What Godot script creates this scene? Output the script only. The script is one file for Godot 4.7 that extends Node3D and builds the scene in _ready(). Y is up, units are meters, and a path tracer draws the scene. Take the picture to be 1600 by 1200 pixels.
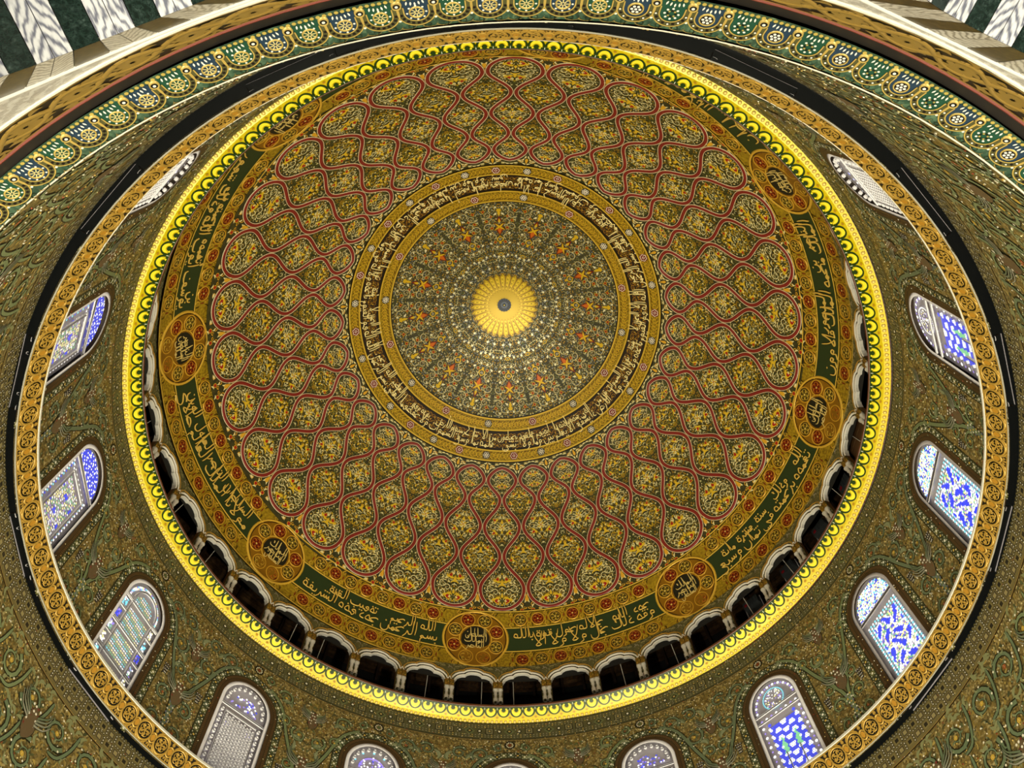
extends Node3D
# A drum and dome seen from below. Angles run round the axis (0 = far side, positive to the right), heights are metres above the eye.

const EYE := 1.6
const TURN := -0.0761            # the camera's heading against the building's own axes
var V := PackedVector3Array()
var N := PackedVector3Array()
var C := PackedColorArray()
var I := PackedInt32Array()
var mode := 0                    # 0 dome, 1 cone between two rings, 2 flat
var r0 := 10.0
var h0 := 0.0
var cdr := 0.0
var cdh := 1.0
var uc := 0.0                    # where a motif stands on the surface
var vc := 0.0
var rref := 0.0                  # for long lettering: one radius for the whole line
var T := Transform2D()           # motif space to metres round (uc, vc)
var mirror := false
var lift := 0.004
var pp := Vector3()
var nn := Vector3()
var rng := RandomNumberGenerator.new()
var M := {}
var used := {}

# ------------------------------------------------------------------ colours and materials
var lin_cache := {}
func L(hex: String) -> Color:
	if not lin_cache.has(hex):
		lin_cache[hex] = Color(hex).srgb_to_linear()
	return lin_cache[hex]

func mat(called: String, hex: String, rough := 0.6, metal := 0.0) -> StandardMaterial3D:
	var m := StandardMaterial3D.new()
	m.resource_name = called
	m.albedo_color = Color(hex)
	m.roughness = rough
	m.metallic = metal
	M[called] = m
	return m

func glow(called: String, hex: String, energy: float) -> void:
	var m := mat(called, hex, 0.3)
	m.emission_enabled = true
	m.emission = Color(hex)
	m.emission_energy_multiplier = energy

func noise_tex(stops: Array, freq: float, kind: int, octaves := 3, size := 512, seed_ := 1) -> NoiseTexture2D:
	var n := FastNoiseLite.new()
	n.seed = seed_
	n.noise_type = kind
	n.frequency = freq
	n.fractal_octaves = octaves
	if kind == FastNoiseLite.TYPE_CELLULAR:
		n.cellular_return_type = FastNoiseLite.RETURN_CELL_VALUE
		n.fractal_type = FastNoiseLite.FRACTAL_NONE
	var g := Gradient.new()
	var off := PackedFloat32Array()
	var cols := PackedColorArray()
	for s in stops:
		off.append(s[0])
		cols.append(Color(s[1]))
	g.offsets = off
	g.colors = cols
	var t := NoiseTexture2D.new()
	t.width = size
	t.height = size
	t.seamless = true
	t.noise = n
	t.color_ramp = g
	return t

func grained(called: String, tex: Texture2D, per_metre: float, rough: float, metal := 0.0) -> void:
	var m := mat(called, "ffffff", rough, metal)
	m.albedo_texture = tex
	m.uv1_triplanar = true
	m.uv1_scale = Vector3.ONE * per_metre

func marble_image(seed_: int, stripes: float, slope: float, light: Color, dark: Color, warp: float) -> ImageTexture:
	var n := FastNoiseLite.new()
	n.seed = seed_
	n.frequency = 0.012
	n.fractal_octaves = 4
	var im := Image.create(160, 224, false, Image.FORMAT_RGB8)
	for y in 224:
		for x in 160:
			var bx := absf(x - 80.0)
			var q := (y + bx * slope) / 224.0 * stripes + warp * n.get_noise_2d(bx * 1.3, y)
			var k := 0.5 + 0.5 * sin(q * TAU)
			k = clampf(pow(k, 2.2) + 0.35 * n.get_noise_2d(bx * 3.0 + 300.0, y * 3.0), 0.0, 1.0)
			if bx < 1.0:
				k = 0.9
			im.set_pixel(x, y, light.lerp(dark, k))
	return ImageTexture.create_from_image(im)

func materials() -> void:
	var paint := mat("paint", "ffffff", 0.5)
	paint.vertex_color_use_as_albedo = true
	var gilt := mat("gilt", "ffffff", 0.34, 0.25)
	gilt.vertex_color_use_as_albedo = true
	var lacquer := mat("lacquer", "ffffff", 0.26, 0.1)
	lacquer.vertex_color_use_as_albedo = true
	mat("red_strap", "7a1c12", 0.5)
	mat("white_edge", "d9c9a0", 0.55)
	mat("plaster", "e2dfe6", 0.6)
	mat("plaster_grey", "a9a3a6", 0.6)
	mat("black_stone", "06080a", 0.35)
	M["black_stone"].metallic_specular = 0.25
	mat("dark_line", "171310", 0.5)
	mat("red_line", "6a2412", 0.6)
	mat("white_line", "d8d4c8", 0.5)
	mat("dark_wood", "2a1a10", 0.6)
	mat("brown_wood", "55391c", 0.6)
	mat("grey_metal", "565a5c", 0.4, 0.6)
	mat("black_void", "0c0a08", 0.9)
	mat("red_sign", "8c1420", 0.5)
	mat("lip_wood", "5a3018", 0.4)
	var g1 := noise_tex([[0.0, "3a301a"], [0.3, "6a5a2c"], [0.5, "86703a"], [0.68, "5a5030"], [0.82, "948150"], [1.0, "c2b480"]], 0.11, FastNoiseLite.TYPE_CELLULAR)
	grained("gold_mosaic", g1, 0.42, 0.42, 0.15)
	var g2 := noise_tex([[0.0, "2f2e14"], [0.35, "55522c"], [0.6, "6b6238"], [0.85, "4c4a2a"], [1.0, "98906a"]], 0.11, FastNoiseLite.TYPE_CELLULAR, 3, 512, 7)
	grained("olive_mosaic", g2, 0.42, 0.5)
	var g3 := noise_tex([[0.0, "15261c"], [0.4, "23402e"], [0.7, "2f4a38"], [1.0, "5c7358"]], 0.11, FastNoiseLite.TYPE_CELLULAR, 3, 512, 9)
	grained("green_mosaic", g3, 0.42, 0.5)
	var g4 := noise_tex([[0.0, "1d1c08"], [0.4, "2c2a0d"], [0.6, "3a3612"], [1.0, "4d4718"]], 0.02, FastNoiseLite.TYPE_SIMPLEX, 4, 512, 3)
	grained("dome_ground", g4, 0.4, 0.55)
	var g5 := noise_tex([[0.0, "6a5210"], [0.4, "8f7214"], [0.6, "a58718"], [1.0, "c4a62a"]], 0.03, FastNoiseLite.TYPE_SIMPLEX, 4, 512, 4)
	grained("gold_ground", g5, 0.5, 0.36, 0.25)
	var g6 := noise_tex([[0.0, "0b1512"], [0.42, "182722"], [0.52, "2a3b36"], [0.6, "13201d"], [0.9, "3d4d49"], [1.0, "8ea19a"]], 0.02, FastNoiseLite.TYPE_SIMPLEX, 5, 512, 5)
	grained("green_marble", g6, 0.9, 0.25)
	var g7 := noise_tex([[0.0, "1f180c"], [0.5, "352a14"], [0.8, "4a3c1e"], [1.0, "6f6145"]], 0.018, FastNoiseLite.TYPE_SIMPLEX, 5, 512, 6)
	grained("brown_marble", g7, 1.0, 0.3)
	var g8 := noise_tex([[0.0, "8a8684"], [0.35, "b9b5b1"], [0.5, "97908c"], [0.56, "c9c6c2"], [1.0, "d8d6d4"]], 0.014, FastNoiseLite.TYPE_SIMPLEX, 4, 512, 8)
	grained("veined_marble", g8, 0.8, 0.3)
	var g9 := noise_tex([[0.0, "1d120a"], [0.45, "33200f"], [0.7, "4b3319"], [1.0, "6b4c28"]], 0.03, FastNoiseLite.TYPE_SIMPLEX, 4, 256, 11)
	grained("plank_wood", g9, 0.7, 0.6)
	for k in 3:
		var m := mat("book_marble_%d" % k, "ffffff", 0.25)
		m.albedo_texture = marble_image(20 + k, [7.0, 5.0, 9.0][k], [0.8, 1.1, 0.55][k], Color("d5d6dd"), Color("6d6f80"), [0.5, 0.9, 0.6][k])
		var b := mat("face_marble_%d" % k, "ffffff", 0.3)
		b.albedo_texture = marble_image(40 + k, [6.0, 8.0, 5.0][k], [1.0, 0.7, 1.3][k], Color("c5c0b8"), Color("7a746c"), 0.6)
	var floor_tex := noise_tex([[0.0, "6a5a46"], [0.5, "84735a"], [1.0, "a39378"]], 0.01, FastNoiseLite.TYPE_SIMPLEX, 4, 256, 12)
	grained("floor_stone", floor_tex, 0.3, 0.5)

# ------------------------------------------------------------------ surfaces
const DOME := [[-0.3, 10.62, 22.276], [0.0, 10.62, 22.586], [0.4, 10.623, 23.047], [0.8, 10.618, 23.515], [1.2, 10.606, 23.99], [1.6, 10.549, 24.427], [2.0, 10.447, 24.822], [2.5, 10.288, 25.293],
	[3.0, 10.111, 25.756], [3.5, 9.912, 26.206], [4.0, 9.695, 26.648], [4.5, 9.464, 27.081], [5.0, 9.23, 27.525], [5.5, 8.992, 27.976], [6.0, 8.739, 28.418], [6.5, 8.467, 28.844], [7.0, 8.182, 29.259],
	[7.5, 7.885, 29.666], [8.0, 7.577, 30.064], [8.5, 7.248, 30.434], [9.0, 6.9, 30.778], [9.5, 6.54, 31.104], [10.0, 6.169, 31.415], [10.5, 5.792, 31.717], [11.0, 5.41, 32.012], [11.5, 5.021, 32.295],
	[12.0, 4.621, 32.554], [12.5, 4.201, 32.799], [13.0, 3.771, 33.025], [14.0, 2.903, 33.427], [15.0, 2.028, 33.76], [16.0, 1.14, 33.991], [16.6, 0.596, 34.055], [17.27, 0.0, 34.09]]
const GR := 10.62                # radius of the gallery front
var dome_r := PackedFloat32Array()   # profile of gallery front and dome against the way up it, every 2 cm
var dome_h := PackedFloat32Array()
var dome_n := PackedVector2Array()

func make_profile() -> void:
	var n := 900
	var j := 0
	for i in n:
		var s := -0.3 + 0.02 * i
		while j < DOME.size() - 2 and float(DOME[j + 1][0]) < s:
			j += 1
		var p: Array = DOME[maxi(j - 1, 0)]
		var a: Array = DOME[j]
		var b: Array = DOME[j + 1]
		var q: Array = DOME[mini(j + 2, DOME.size() - 1)]
		var w := minf(1.0, (s - float(a[0])) / (float(b[0]) - float(a[0])))
		var span: float = float(b[0]) - float(a[0])
		dome_r.append(maxf(0.0, cubic_interpolate_in_time(a[1], b[1], p[1], q[1], w, span, float(p[0]) - float(a[0]), float(q[0]) - float(a[0]))))
		dome_h.append(cubic_interpolate_in_time(a[2], b[2], p[2], q[2], w, span, float(p[0]) - float(a[0]), float(q[0]) - float(a[0])))
	for i in n:
		var a := maxi(i - 6, 0)
		var b := mini(i + 6, 878)
		dome_n.append(Vector2(-(dome_h[b] - dome_h[a]), dome_r[b] - dome_r[a]).normalized() if b > a else Vector2(0, -1))

func on_dome() -> void:
	mode = 0

func on_cone(ra: float, ha: float, rb: float, hb: float) -> float:
	mode = 1
	r0 = ra
	h0 = ha
	var l := Vector2(rb - ra, hb - ha).length()
	cdr = (rb - ra) / l
	cdh = (hb - ha) / l
	return l

func on_flat() -> void:
	mode = 2

func radius_at(v: float) -> float:
	if mode == 0:
		return maxf(dome_r[clampi(int((v + 0.3) * 50.0), 0, 878)], 0.02)
	return r0 + cdr * v

func at(u: float, v: float, o: float) -> void:      # sets pp and nn
	if mode == 2:
		pp = Vector3(u, v, o)
		nn = Vector3(0, 0, 1)
		return
	var r: float
	var h: float
	var nr: float
	var nh: float
	if mode == 0:
		var x := clampf((v + 0.3) * 50.0, 0.0, 878.0)
		var i := mini(int(x), 877)
		x -= i
		r = lerpf(dome_r[i], dome_r[i + 1], x)
		h = lerpf(dome_h[i], dome_h[i + 1], x)
		var q := dome_n[i].lerp(dome_n[i + 1], x)
		nr = q.x
		nh = q.y
	else:
		r = r0 + cdr * v
		h = h0 + cdh * v
		nr = -cdh
		nh = cdr
	r += nr * o
	h += nh * o
	var su := sin(u)
	var cu := -cos(u)
	pp = Vector3(r * su, h + EYE, r * cu)
	nn = Vector3(nr * su, nh, nr * cu)

func to_uv(p: Vector2) -> Vector2:                  # motif metres to surface coordinates
	var q := T * p
	if mode == 2:
		return Vector2(uc + q.x, vc + q.y)
	var v := vc + q.y
	return Vector2(uc + q.x / (rref if rref > 0.0 else maxf(radius_at(v), 0.2)), v)

# ------------------------------------------------------------------ mesh collecting
func fresh() -> void:
	V = PackedVector3Array()
	N = PackedVector3Array()
	C = PackedColorArray()
	I = PackedInt32Array()
	T = Transform2D()
	uc = 0.0
	vc = 0.0
	rref = 0.0
	mirror = false
	lift = 0.004

func face_out(vs: PackedVector3Array, ns: PackedVector3Array, ix: PackedInt32Array) -> void:   # turn every triangle to the side its normals point to
	for t in range(0, ix.size(), 3):
		var p := vs[ix[t]]
		if (vs[ix[t + 2]] - p).cross(vs[ix[t + 1]] - p).dot(ns[ix[t]] + ns[ix[t + 1]] + ns[ix[t + 2]]) < 0.0:
			var q := ix[t + 1]
			ix[t + 1] = ix[t + 2]
			ix[t + 2] = q

func made() -> ArrayMesh:
	face_out(V, N, I)
	var a := []
	a.resize(Mesh.ARRAY_MAX)
	a[Mesh.ARRAY_VERTEX] = V
	a[Mesh.ARRAY_NORMAL] = N
	a[Mesh.ARRAY_COLOR] = C
	a[Mesh.ARRAY_INDEX] = I
	var m := ArrayMesh.new()
	if V.size():
		m.add_surface_from_arrays(Mesh.PRIMITIVE_TRIANGLES, a)
	return m

func numbered(called: String) -> String:
	used[called] = used.get(called, -1) + 1
	return called if used[called] == 0 else "%s_%03d" % [called, used[called]]

func put(called: String, mesh: Mesh, material: String, parent: Node, turn := 0.0, kind := "") -> MeshInstance3D:
	var o := MeshInstance3D.new()
	o.name = numbered(called)
	o.mesh = mesh
	o.material_override = M[material]
	o.rotation.y = -turn
	if kind:
		o.set_meta("kind", kind)
	parent.add_child(o, true)
	return o

func thing(called: String, label: String, category: String, kind := "", group := "") -> Node3D:
	var o := Node3D.new()
	o.name = called if kind == "structure" else numbered(called)
	o.set_meta("label", label)
	o.set_meta("category", category)
	if kind:
		o.set_meta("kind", kind)
	if group:
		o.set_meta("group", group)
	add_child(o, true)
	return o

func stretch(o: Node3D, squeeze: float, shift: float) -> void:   # the building is not a perfect circle
	o.scale = Vector3(1.0 - squeeze, 1.0, 1.0 + squeeze)
	o.position.x = shift

func vert(u: float, v: float, o: float, c: Color) -> int:
	at(u, v, o)
	V.append(pp)
	N.append(nn)
	C.append(c)
	return V.size() - 1

func tri(a: int, b: int, c: int) -> void:
	I.append(a)
	I.append(b)
	I.append(c)

func quad(a: int, b: int, c: int, d: int) -> void:
	tri(a, b, c)
	tri(a, c, d)

func quad3(a: Vector3, b: Vector3, c: Vector3, d: Vector3, col := Color.WHITE) -> void:   # free quad with its own normal
	var n := (c - a).cross(b - a).normalized()
	var k := V.size()
	for p in [a, b, c, d]:
		V.append(p)
		N.append(n)
		C.append(col)
	quad(k, k + 1, k + 2, k + 3)

func grid(u0: float, u1: float, nu: int, v0: float, v1: float, nv: int, c := Color.WHITE, o := 0.0) -> void:
	var k := V.size()
	for j in nv + 1:
		for i in nu + 1:
			vert(lerpf(u0, u1, float(i) / nu), lerpf(v0, v1, float(j) / nv), o, c)
	for j in nv:
		for i in nu:
			var a := k + j * (nu + 1) + i
			quad(a, a + 1, a + nu + 2, a + nu + 1)

func revolve(profile: PackedVector2Array, u0: float, u1: float, nu: int, c := Color.WHITE) -> void:  # hard-edged bands between (radius, height) points
	for j in profile.size() - 1:
		var a := profile[j]
		var b := profile[j + 1]
		var d := (b - a).normalized()
		var k := V.size()
		for i in nu + 1:
			var u := lerpf(u0, u1, float(i) / nu)
			var n := Vector3(-d.y * sin(u), d.x, d.y * cos(u))
			for p in [a, b]:
				V.append(Vector3(p.x * sin(u), p.y + EYE, -p.x * cos(u)))
				N.append(n)
				C.append(c)
		for i in nu:
			var q := k + i * 2
			quad(q, q + 1, q + 3, q + 2)

# a ribbon along surface points; widths[i] is the half width there; height > 0 gives it rounded flanks
func ribbon(pts: PackedVector2Array, wid: PackedFloat32Array, c: Color, height := 0.0) -> void:
	var n := pts.size()
	if n < 2:
		return
	var k := V.size()
	for i in n:
		var d := pts[mini(i + 1, n - 1)] - pts[maxi(i - 1, 0)]
		if d.length_squared() < 1e-12:
			d = Vector2(1, 0)
		var side := Vector2(-d.y, d.x).normalized() * wid[i]
		var a := to_uv(pts[i] + side)
		var b := to_uv(pts[i] - side)
		if height <= 0.0:
			vert(a.x, a.y, lift, c)
			vert(b.x, b.y, lift, c)
		else:
			var a2 := to_uv(pts[i] + side * 0.6)
			var b2 := to_uv(pts[i] - side * 0.6)
			var e0 := vert(a.x, a.y, 0.0, c)
			var e1 := vert(a2.x, a2.y, lift + height, c)
			var e2 := vert(b2.x, b2.y, lift + height, c)
			var e3 := vert(b.x, b.y, 0.0, c)
			var across := (V[e0] - V[e3]).normalized()
			N[e0] = (N[e0] + across * 1.4).normalized()
			N[e3] = (N[e3] - across * 1.4).normalized()
			N[e1] = (N[e1] + across * 0.35).normalized()
			N[e2] = (N[e2] - across * 0.35).normalized()
	var st := 2 if height <= 0.0 else 4
	for i in n - 1:
		var q := k + i * st
		for j in st - 1:
			quad(q + j, q + j + 1, q + st + j + 1, q + st + j)

func smooth(pts: PackedVector2Array, per := 4) -> PackedVector2Array:
	var out := PackedVector2Array()
	var n := pts.size()
	for i in n - 1:
		var a := pts[maxi(i - 1, 0)]
		var b := pts[i]
		var c := pts[i + 1]
		var d := pts[mini(i + 2, n - 1)]
		for j in per:
			out.append(b.cubic_interpolate(c, a, d, float(j) / per))
	out.append(pts[n - 1])
	return out

func flip(pts: PackedVector2Array) -> PackedVector2Array:
	var o := PackedVector2Array()
	for p in pts:
		o.append(Vector2(-p.x, p.y))
	return o

# a stroke with a shape to its width: 0 even, 1 pointed at both ends, 2 thick to thin, 3 softened ends
func stroke(pts: PackedVector2Array, w: float, c: Color, shape := 3, height := 0.0) -> void:
	var n := pts.size()
	var wid := PackedFloat32Array()
	for i in n:
		var t := float(i) / maxf(n - 1, 1)
		var k := 1.0
		if shape == 1:
			k = maxf(sin(PI * t), 0.06)
		elif shape == 2:
			k = 1.0 - 0.85 * t
		elif shape == 3:
			k = minf(1.0, 0.45 + 5.0 * minf(t, 1.0 - t))
		wid.append(w * k * 0.5)
	ribbon(pts, wid, c, height)
	if mirror:
		ribbon(flip(pts), wid, c, height)

func outlined(pts: PackedVector2Array, w: float, c: Color, edge: Color, e: float, shape := 3, height := 0.0) -> void:
	stroke(pts, w + 2.0 * e, edge, shape)  # wider underlay: outline with the shadow look put into its colour
	lift += 0.003
	stroke(pts, w, c, shape, height)
	lift -= 0.003

func arc(x: float, y: float, rx: float, ry: float, a0: float, a1: float, n: int) -> PackedVector2Array:
	var o := PackedVector2Array()
	for i in n + 1:
		var a := lerpf(a0, a1, float(i) / n)
		o.append(Vector2(x + rx * cos(a), y + ry * sin(a)))
	return o

func spiral(x: float, y: float, r: float, a0: float, turns: float, n := 14) -> PackedVector2Array:   # from the rim inwards
	var o := PackedVector2Array()
	for i in n + 1:
		var t := float(i) / n
		var a := a0 + turns * TAU * t
		var q := r * (1.0 - 0.82 * t)
		o.append(Vector2(x + q * cos(a), y + q * sin(a)))
	return o

func leaf(x: float, y: float, ang: float, l: float, w: float, c: Color, bend := 0.0, n := 5, shape := 1) -> void:
	var o := PackedVector2Array()
	var d := Vector2.from_angle(ang)
	var p := Vector2(-d.y, d.x)
	for i in n + 1:
		var t := float(i) / n
		o.append(Vector2(x, y) + d * l * t + p * bend * l * sin(PI * t))
	stroke(o, w, c, shape)

func drop(x: float, y: float, ang: float, l: float, w: float, c: Color) -> void:
	var o := PackedVector2Array()
	var wid := PackedFloat32Array()
	var d := Vector2.from_angle(ang)
	for i in 7:
		var t := i / 6.0
		o.append(Vector2(x, y) + d * l * t)
		wid.append(w * 0.5 * maxf(0.04, sin(PI * pow(t, 0.55))))
	ribbon(o, wid, c)
	if mirror:
		ribbon(flip(o), wid, c)

func disc1(x: float, y: float, rx: float, ry: float, c: Color, n := 8, a0 := 0.0) -> void:
	var q := to_uv(Vector2(x, y))
	var k := vert(q.x, q.y, lift, c)
	for i in n:
		var a := TAU * i / n + a0
		q = to_uv(Vector2(x + rx * cos(a), y + ry * sin(a)))
		vert(q.x, q.y, lift, c)
	for i in n:
		tri(k, k + 1 + i, k + 1 + (i + 1) % n)

func disc(x: float, y: float, r: float, c: Color, n := 8) -> void:
	disc1(x, y, r, r, c, n)
	if mirror and absf(x) > 1e-4:
		disc1(-x, y, r, r, c, n)

func ring(x: float, y: float, r: float, w: float, c: Color, n := 16, height := 0.0) -> void:
	stroke(arc(x, y, r, r, 0, TAU, n), w, c, 0, height)

func diamond(x: float, y: float, r: float, c: Color) -> void:
	disc1(x, y, r, r, c, 4)
	if mirror and absf(x) > 1e-4:
		disc1(-x, y, r, r, c, 4)

func square(x: float, y: float, r: float, c: Color) -> void:
	disc1(x, y, r * 1.414, r * 1.414, c, 4, PI / 4)
	if mirror and absf(x) > 1e-4:
		disc1(-x, y, r * 1.414, r * 1.414, c, 4, PI / 4)

func fill_curls(x0: float, x1: float, y0: float, y1: float, step: float, cols: Array, w: float, inside: Callable) -> void:
	var y := y0
	while y < y1:
		var x := x0
		while x < x1:
			var p := Vector2(x + rng.randf_range(-0.3, 0.3) * step, y + rng.randf_range(-0.3, 0.3) * step)
			if (inside as Callable).call(p):
				var c: Color = cols[rng.randi() % cols.size()]
				var a := rng.randf() * TAU
				var q := rng.randf()
				if q < 0.55:
					stroke(arc(p.x, p.y, step * rng.randf_range(0.3, 0.62), step * rng.randf_range(0.3, 0.62), a, a + rng.randf_range(2.2, 4.6), 6), w * rng.randf_range(0.8, 1.3), c, 2)
				elif q < 0.8:
					leaf(p.x, p.y, a, step * 0.75, w * 2.2, c, rng.randf_range(-0.3, 0.3), 4)
				else:
					disc(p.x, p.y, w * rng.randf_range(0.8, 1.5), c, 6)
			x += step
		y += step

# ------------------------------------------------------------------ Arabic lettering, drawn stroke by stroke: joined form, then final form
const GLYPH := {
	"ا": ["", ".17|.09,1.05 .06,.5 .09,.0"],
	"أ": ["", ".17|.09,1.0 .06,.5 .09,.0;.02,1.12 .1,1.2 .04,1.24 .14,1.3"],
	"ل": [".26|.08,1.05 .06,.4 .1,.03 .26,.0", ".5|.08,1.05 .06,.3 .08,-.12 .24,-.3 .4,-.2 .44,.08"],
	"ب": [".22|.05,.26 .07,.04 .22,.0", ".72|.03,.26 .08,.03 .32,-.05 .58,-.02 .68,.22"],
	"ن": [".22|.05,.26 .07,.04 .22,.0", ".5|.04,.22 .06,-.1 .22,-.28 .4,-.18 .45,.14"],
	"ي": [".22|.05,.26 .07,.04 .22,.0", ".58|.02,.06 .2,.16 .12,-.02 .04,-.2 .26,-.36 .5,-.26 .54,-.04"],
	"ج": [".44|.0,.3 .14,.36 .42,.16 .2,.0 .44,.0", ".5|.0,.32 .16,.38 .4,.22 .1,.02 .04,-.25 .22,-.46 .5,-.42"],
	"د": ["", ".3|.06,.36 .2,.2 .2,.02 .0,-.02"],
	"ر": ["", ".26|.07,.22 .12,-.02 .28,-.3"],
	"و": ["", ".36|.22,.06 .08,.04 .06,.2 .18,.26 .24,.08 .2,-.16 .4,-.34"],
	"س": [".44|.03,.24 .06,.04 .12,.05 .16,.22 .19,.04 .26,.05 .29,.22 .33,.02 .44,.0", ".76|.03,.24 .06,.04 .12,.05 .16,.22 .19,.04 .26,.05 .29,.2 .31,-.14 .48,-.3 .66,-.18 .72,.14"],
	"ص": [".52|.0,.0 .16,.24 .34,.26 .38,.06 .1,.0 .4,.0 .44,.16 .47,.02 .52,.0", ".9|.0,.0 .16,.24 .34,.26 .38,.06 .1,.0 .4,.0 .44,.14 .46,-.14 .6,-.28 .8,-.16 .86,.14"],
	"ط": [".5|.0,.0 .16,.24 .36,.26 .4,.06 .1,.0 .5,.0;.14,1.0 .16,.2", ".5|.0,.0 .16,.24 .36,.26 .4,.06 .1,.0 .5,.0;.14,1.0 .16,.2"],
	"ع": [".36|.26,.3 .1,.3 .08,.16 .3,.14 .12,.0 .36,.0", ".46|.3,.32 .1,.3 .12,.14 .3,.12 .08,-.06 .08,-.3 .26,-.44 .48,-.36"],
	"ف": [".34|.2,.05 .06,.1 .08,.28 .2,.26 .18,.04 .34,.0", ".8|.2,.08 .06,.1 .08,.28 .2,.26 .2,.04 .44,-.05 .7,.0 .76,.2"],
	"ق": [".34|.2,.05 .06,.1 .08,.28 .2,.26 .18,.04 .34,.0", ".52|.2,.08 .06,.1 .08,.28 .2,.24 .1,-.12 .24,-.28 .42,-.16 .46,.14"],
	"ك": [".44|.36,1.0 .1,.62 .3,.34 .36,.04 .0,.0 .44,.0", ".6|.08,.95 .06,.3 .12,.02 .44,-.02 .54,.18;.24,.4 .32,.5 .26,.56 .36,.64"],
	"م": [".32|.02,.0 .1,-.1 .2,.0 .12,.14 .03,.03 .32,.0", ".3|.02,.0 .12,.14 .22,.06 .1,-.02 .2,-.1 .2,-.5"],
	"ه": [".42|.02,.0 .1,.3 .26,.2 .1,.06 .2,-.14 .3,-.02 .42,.0", ".3|.04,.02 .06,.28 .2,.34 .25,.08 .04,.0"],
	"ى": ["", ".58|.02,.06 .2,.16 .12,-.02 .04,-.2 .26,-.36 .5,-.26 .54,-.04"],
	"X": ["", ".5|.02,1.05 .14,.4 .36,.0 .2,-.04 .08,.06;.46,1.05 .34,.5 .12,.05"],
}
const SAME := {"ت": "ب", "ث": "ب", "ح": "ج", "خ": "ج", "ذ": "د", "ز": "ر", "ش": "س", "ض": "ص", "ظ": "ط", "غ": "ع", "ة": "ه", "إ": "ا", "آ": "ا", "ئ": "ي", "ؤ": "و"}
const DOTS := {"ب": -1, "ت": 2, "ث": 3, "ن": 1, "ي": -2, "ج": -1, "خ": 1, "ذ": 1, "ز": 1, "ش": 3, "ض": 1, "ظ": 1, "غ": 1, "ف": 1, "ق": 2, "ة": 2}
var glyphs := {}

func glyph(ch: String, joined: bool) -> Array:     # [advance, strokes]
	var key := ch + ("1" if joined else "0")
	if not glyphs.has(key):
		var src: Array = GLYPH[SAME.get(ch, ch)]
		var text: String = src[0] if joined and src[0] != "" else src[1]
		var half := text.split("|")
		var strokes := []
		for part in half[1].split(";"):
			var pts := PackedVector2Array()
			for pair in part.split(" "):
				var xy := pair.split(",")
				pts.append(Vector2(float(xy[0]), float(xy[1])))
			strokes.append(pts)
		glyphs[key] = [float(half[0]), strokes]
	return glyphs[key]

func joins(ch: String) -> bool:
	var src: Array = GLYPH[SAME.get(ch, ch)]
	return src[0] != ""

func word_width(word: String) -> float:
	var w := 0.0
	for i in word.length():
		w += float(glyph(word[i], i < word.length() - 1 and joins(word[i]))[0])
	return w

func write_word(word: String, x: float, y: float, sx: float, sy: float, w: float, c: Color, edge: Color, e: float, height := 0.0) -> void:
	var pen := x
	var before := false
	for i in word.length():
		var ch := word[i]
		var on := i < word.length() - 1 and joins(ch)
		var g := glyph(ch, on)
		var first := true
		for s in g[1]:
			var pts := PackedVector2Array()
			if before and first:
				pts.append(Vector2(-(pen - 0.02 * sx), y))
			first = false
			for p: Vector2 in s:
				pts.append(Vector2(-(pen + p.x * sx), y + p.y * sy))
			outlined(smooth(pts, 3), w, c, edge, e, 3, height)
		var dots: int = DOTS.get(ch, 0)
		var cx := pen + float(g[0]) * sx * 0.45
		for d in absi(dots):
			var dx := (d - (absi(dots) - 1) * 0.5) * w * 1.7
			lift += 0.003
			diamond(-(cx + dx), y + (0.5 if dots > 0 else -0.24) * sy, w * 0.75, c)
			lift -= 0.003
		pen += float(g[0]) * sx
		before = on

# words in two interleaved rows, squeezed to the given length; the text runs from x = 0 to x = -length
func write_band(text: String, length: float, base: float, tall: float, w: float, c: Color, edge: Color, e: float, height := 0.0) -> void:
	var words := text.replace("لا", "X").split(" ", false)
	var pen := [0.0, 0.25]
	var last := 0.0
	var places := []
	for i in words.size():
		var row := i % 2
		var sc := 1.0 if row == 0 else 0.82
		var x: float = maxf(pen[row], last + 0.16)
		places.append([words[i], x, row, sc])
		pen[row] = x + word_width(words[i]) * sc + 0.12
		last = x
	var k := length / maxf(pen[0], pen[1])
	for p in places:
		write_word(p[0], float(p[1]) * k, base + (0.0 if p[2] == 0 else tall * 0.4), float(p[3]) * k, tall * 0.6 * float(p[3]), w, c, edge, e, height)

# ------------------------------------------------------------------ the dome
const STEP := TAU / 32.0
const CHAIN0 := -0.0175
func chain_half(s: float) -> float:                # half width of a chain of the red strap, in radians
	var b := 0.084 / radius_at(s)
	var a := STEP / 2 - b
	if s < 4.7:
		return a * sqrt(maxf(0.0, 1.0 - pow((4.7 - s) / 0.85, 2.0)))
	if s < 6.07:
		return lerpf(a, b, 0.5 - 0.5 * cos(PI * (s - 4.7) / 1.37))
	if s < 7.31:
		return lerpf(b, a, 0.5 - 0.5 * cos(PI * (s - 6.07) / 1.24))
	if s < 8.48:
		return lerpf(a, b, 0.5 - 0.5 * cos(PI * (s - 7.31) / 1.17))
	if s < 9.33:
		return lerpf(b, a, 0.5 - 0.5 * cos(PI * (s - 8.48) / 0.85))
	return a * pow(maxf(0.0, 1.0 - pow((s - 9.33) / 0.54, 1.7)), 0.62)

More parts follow.
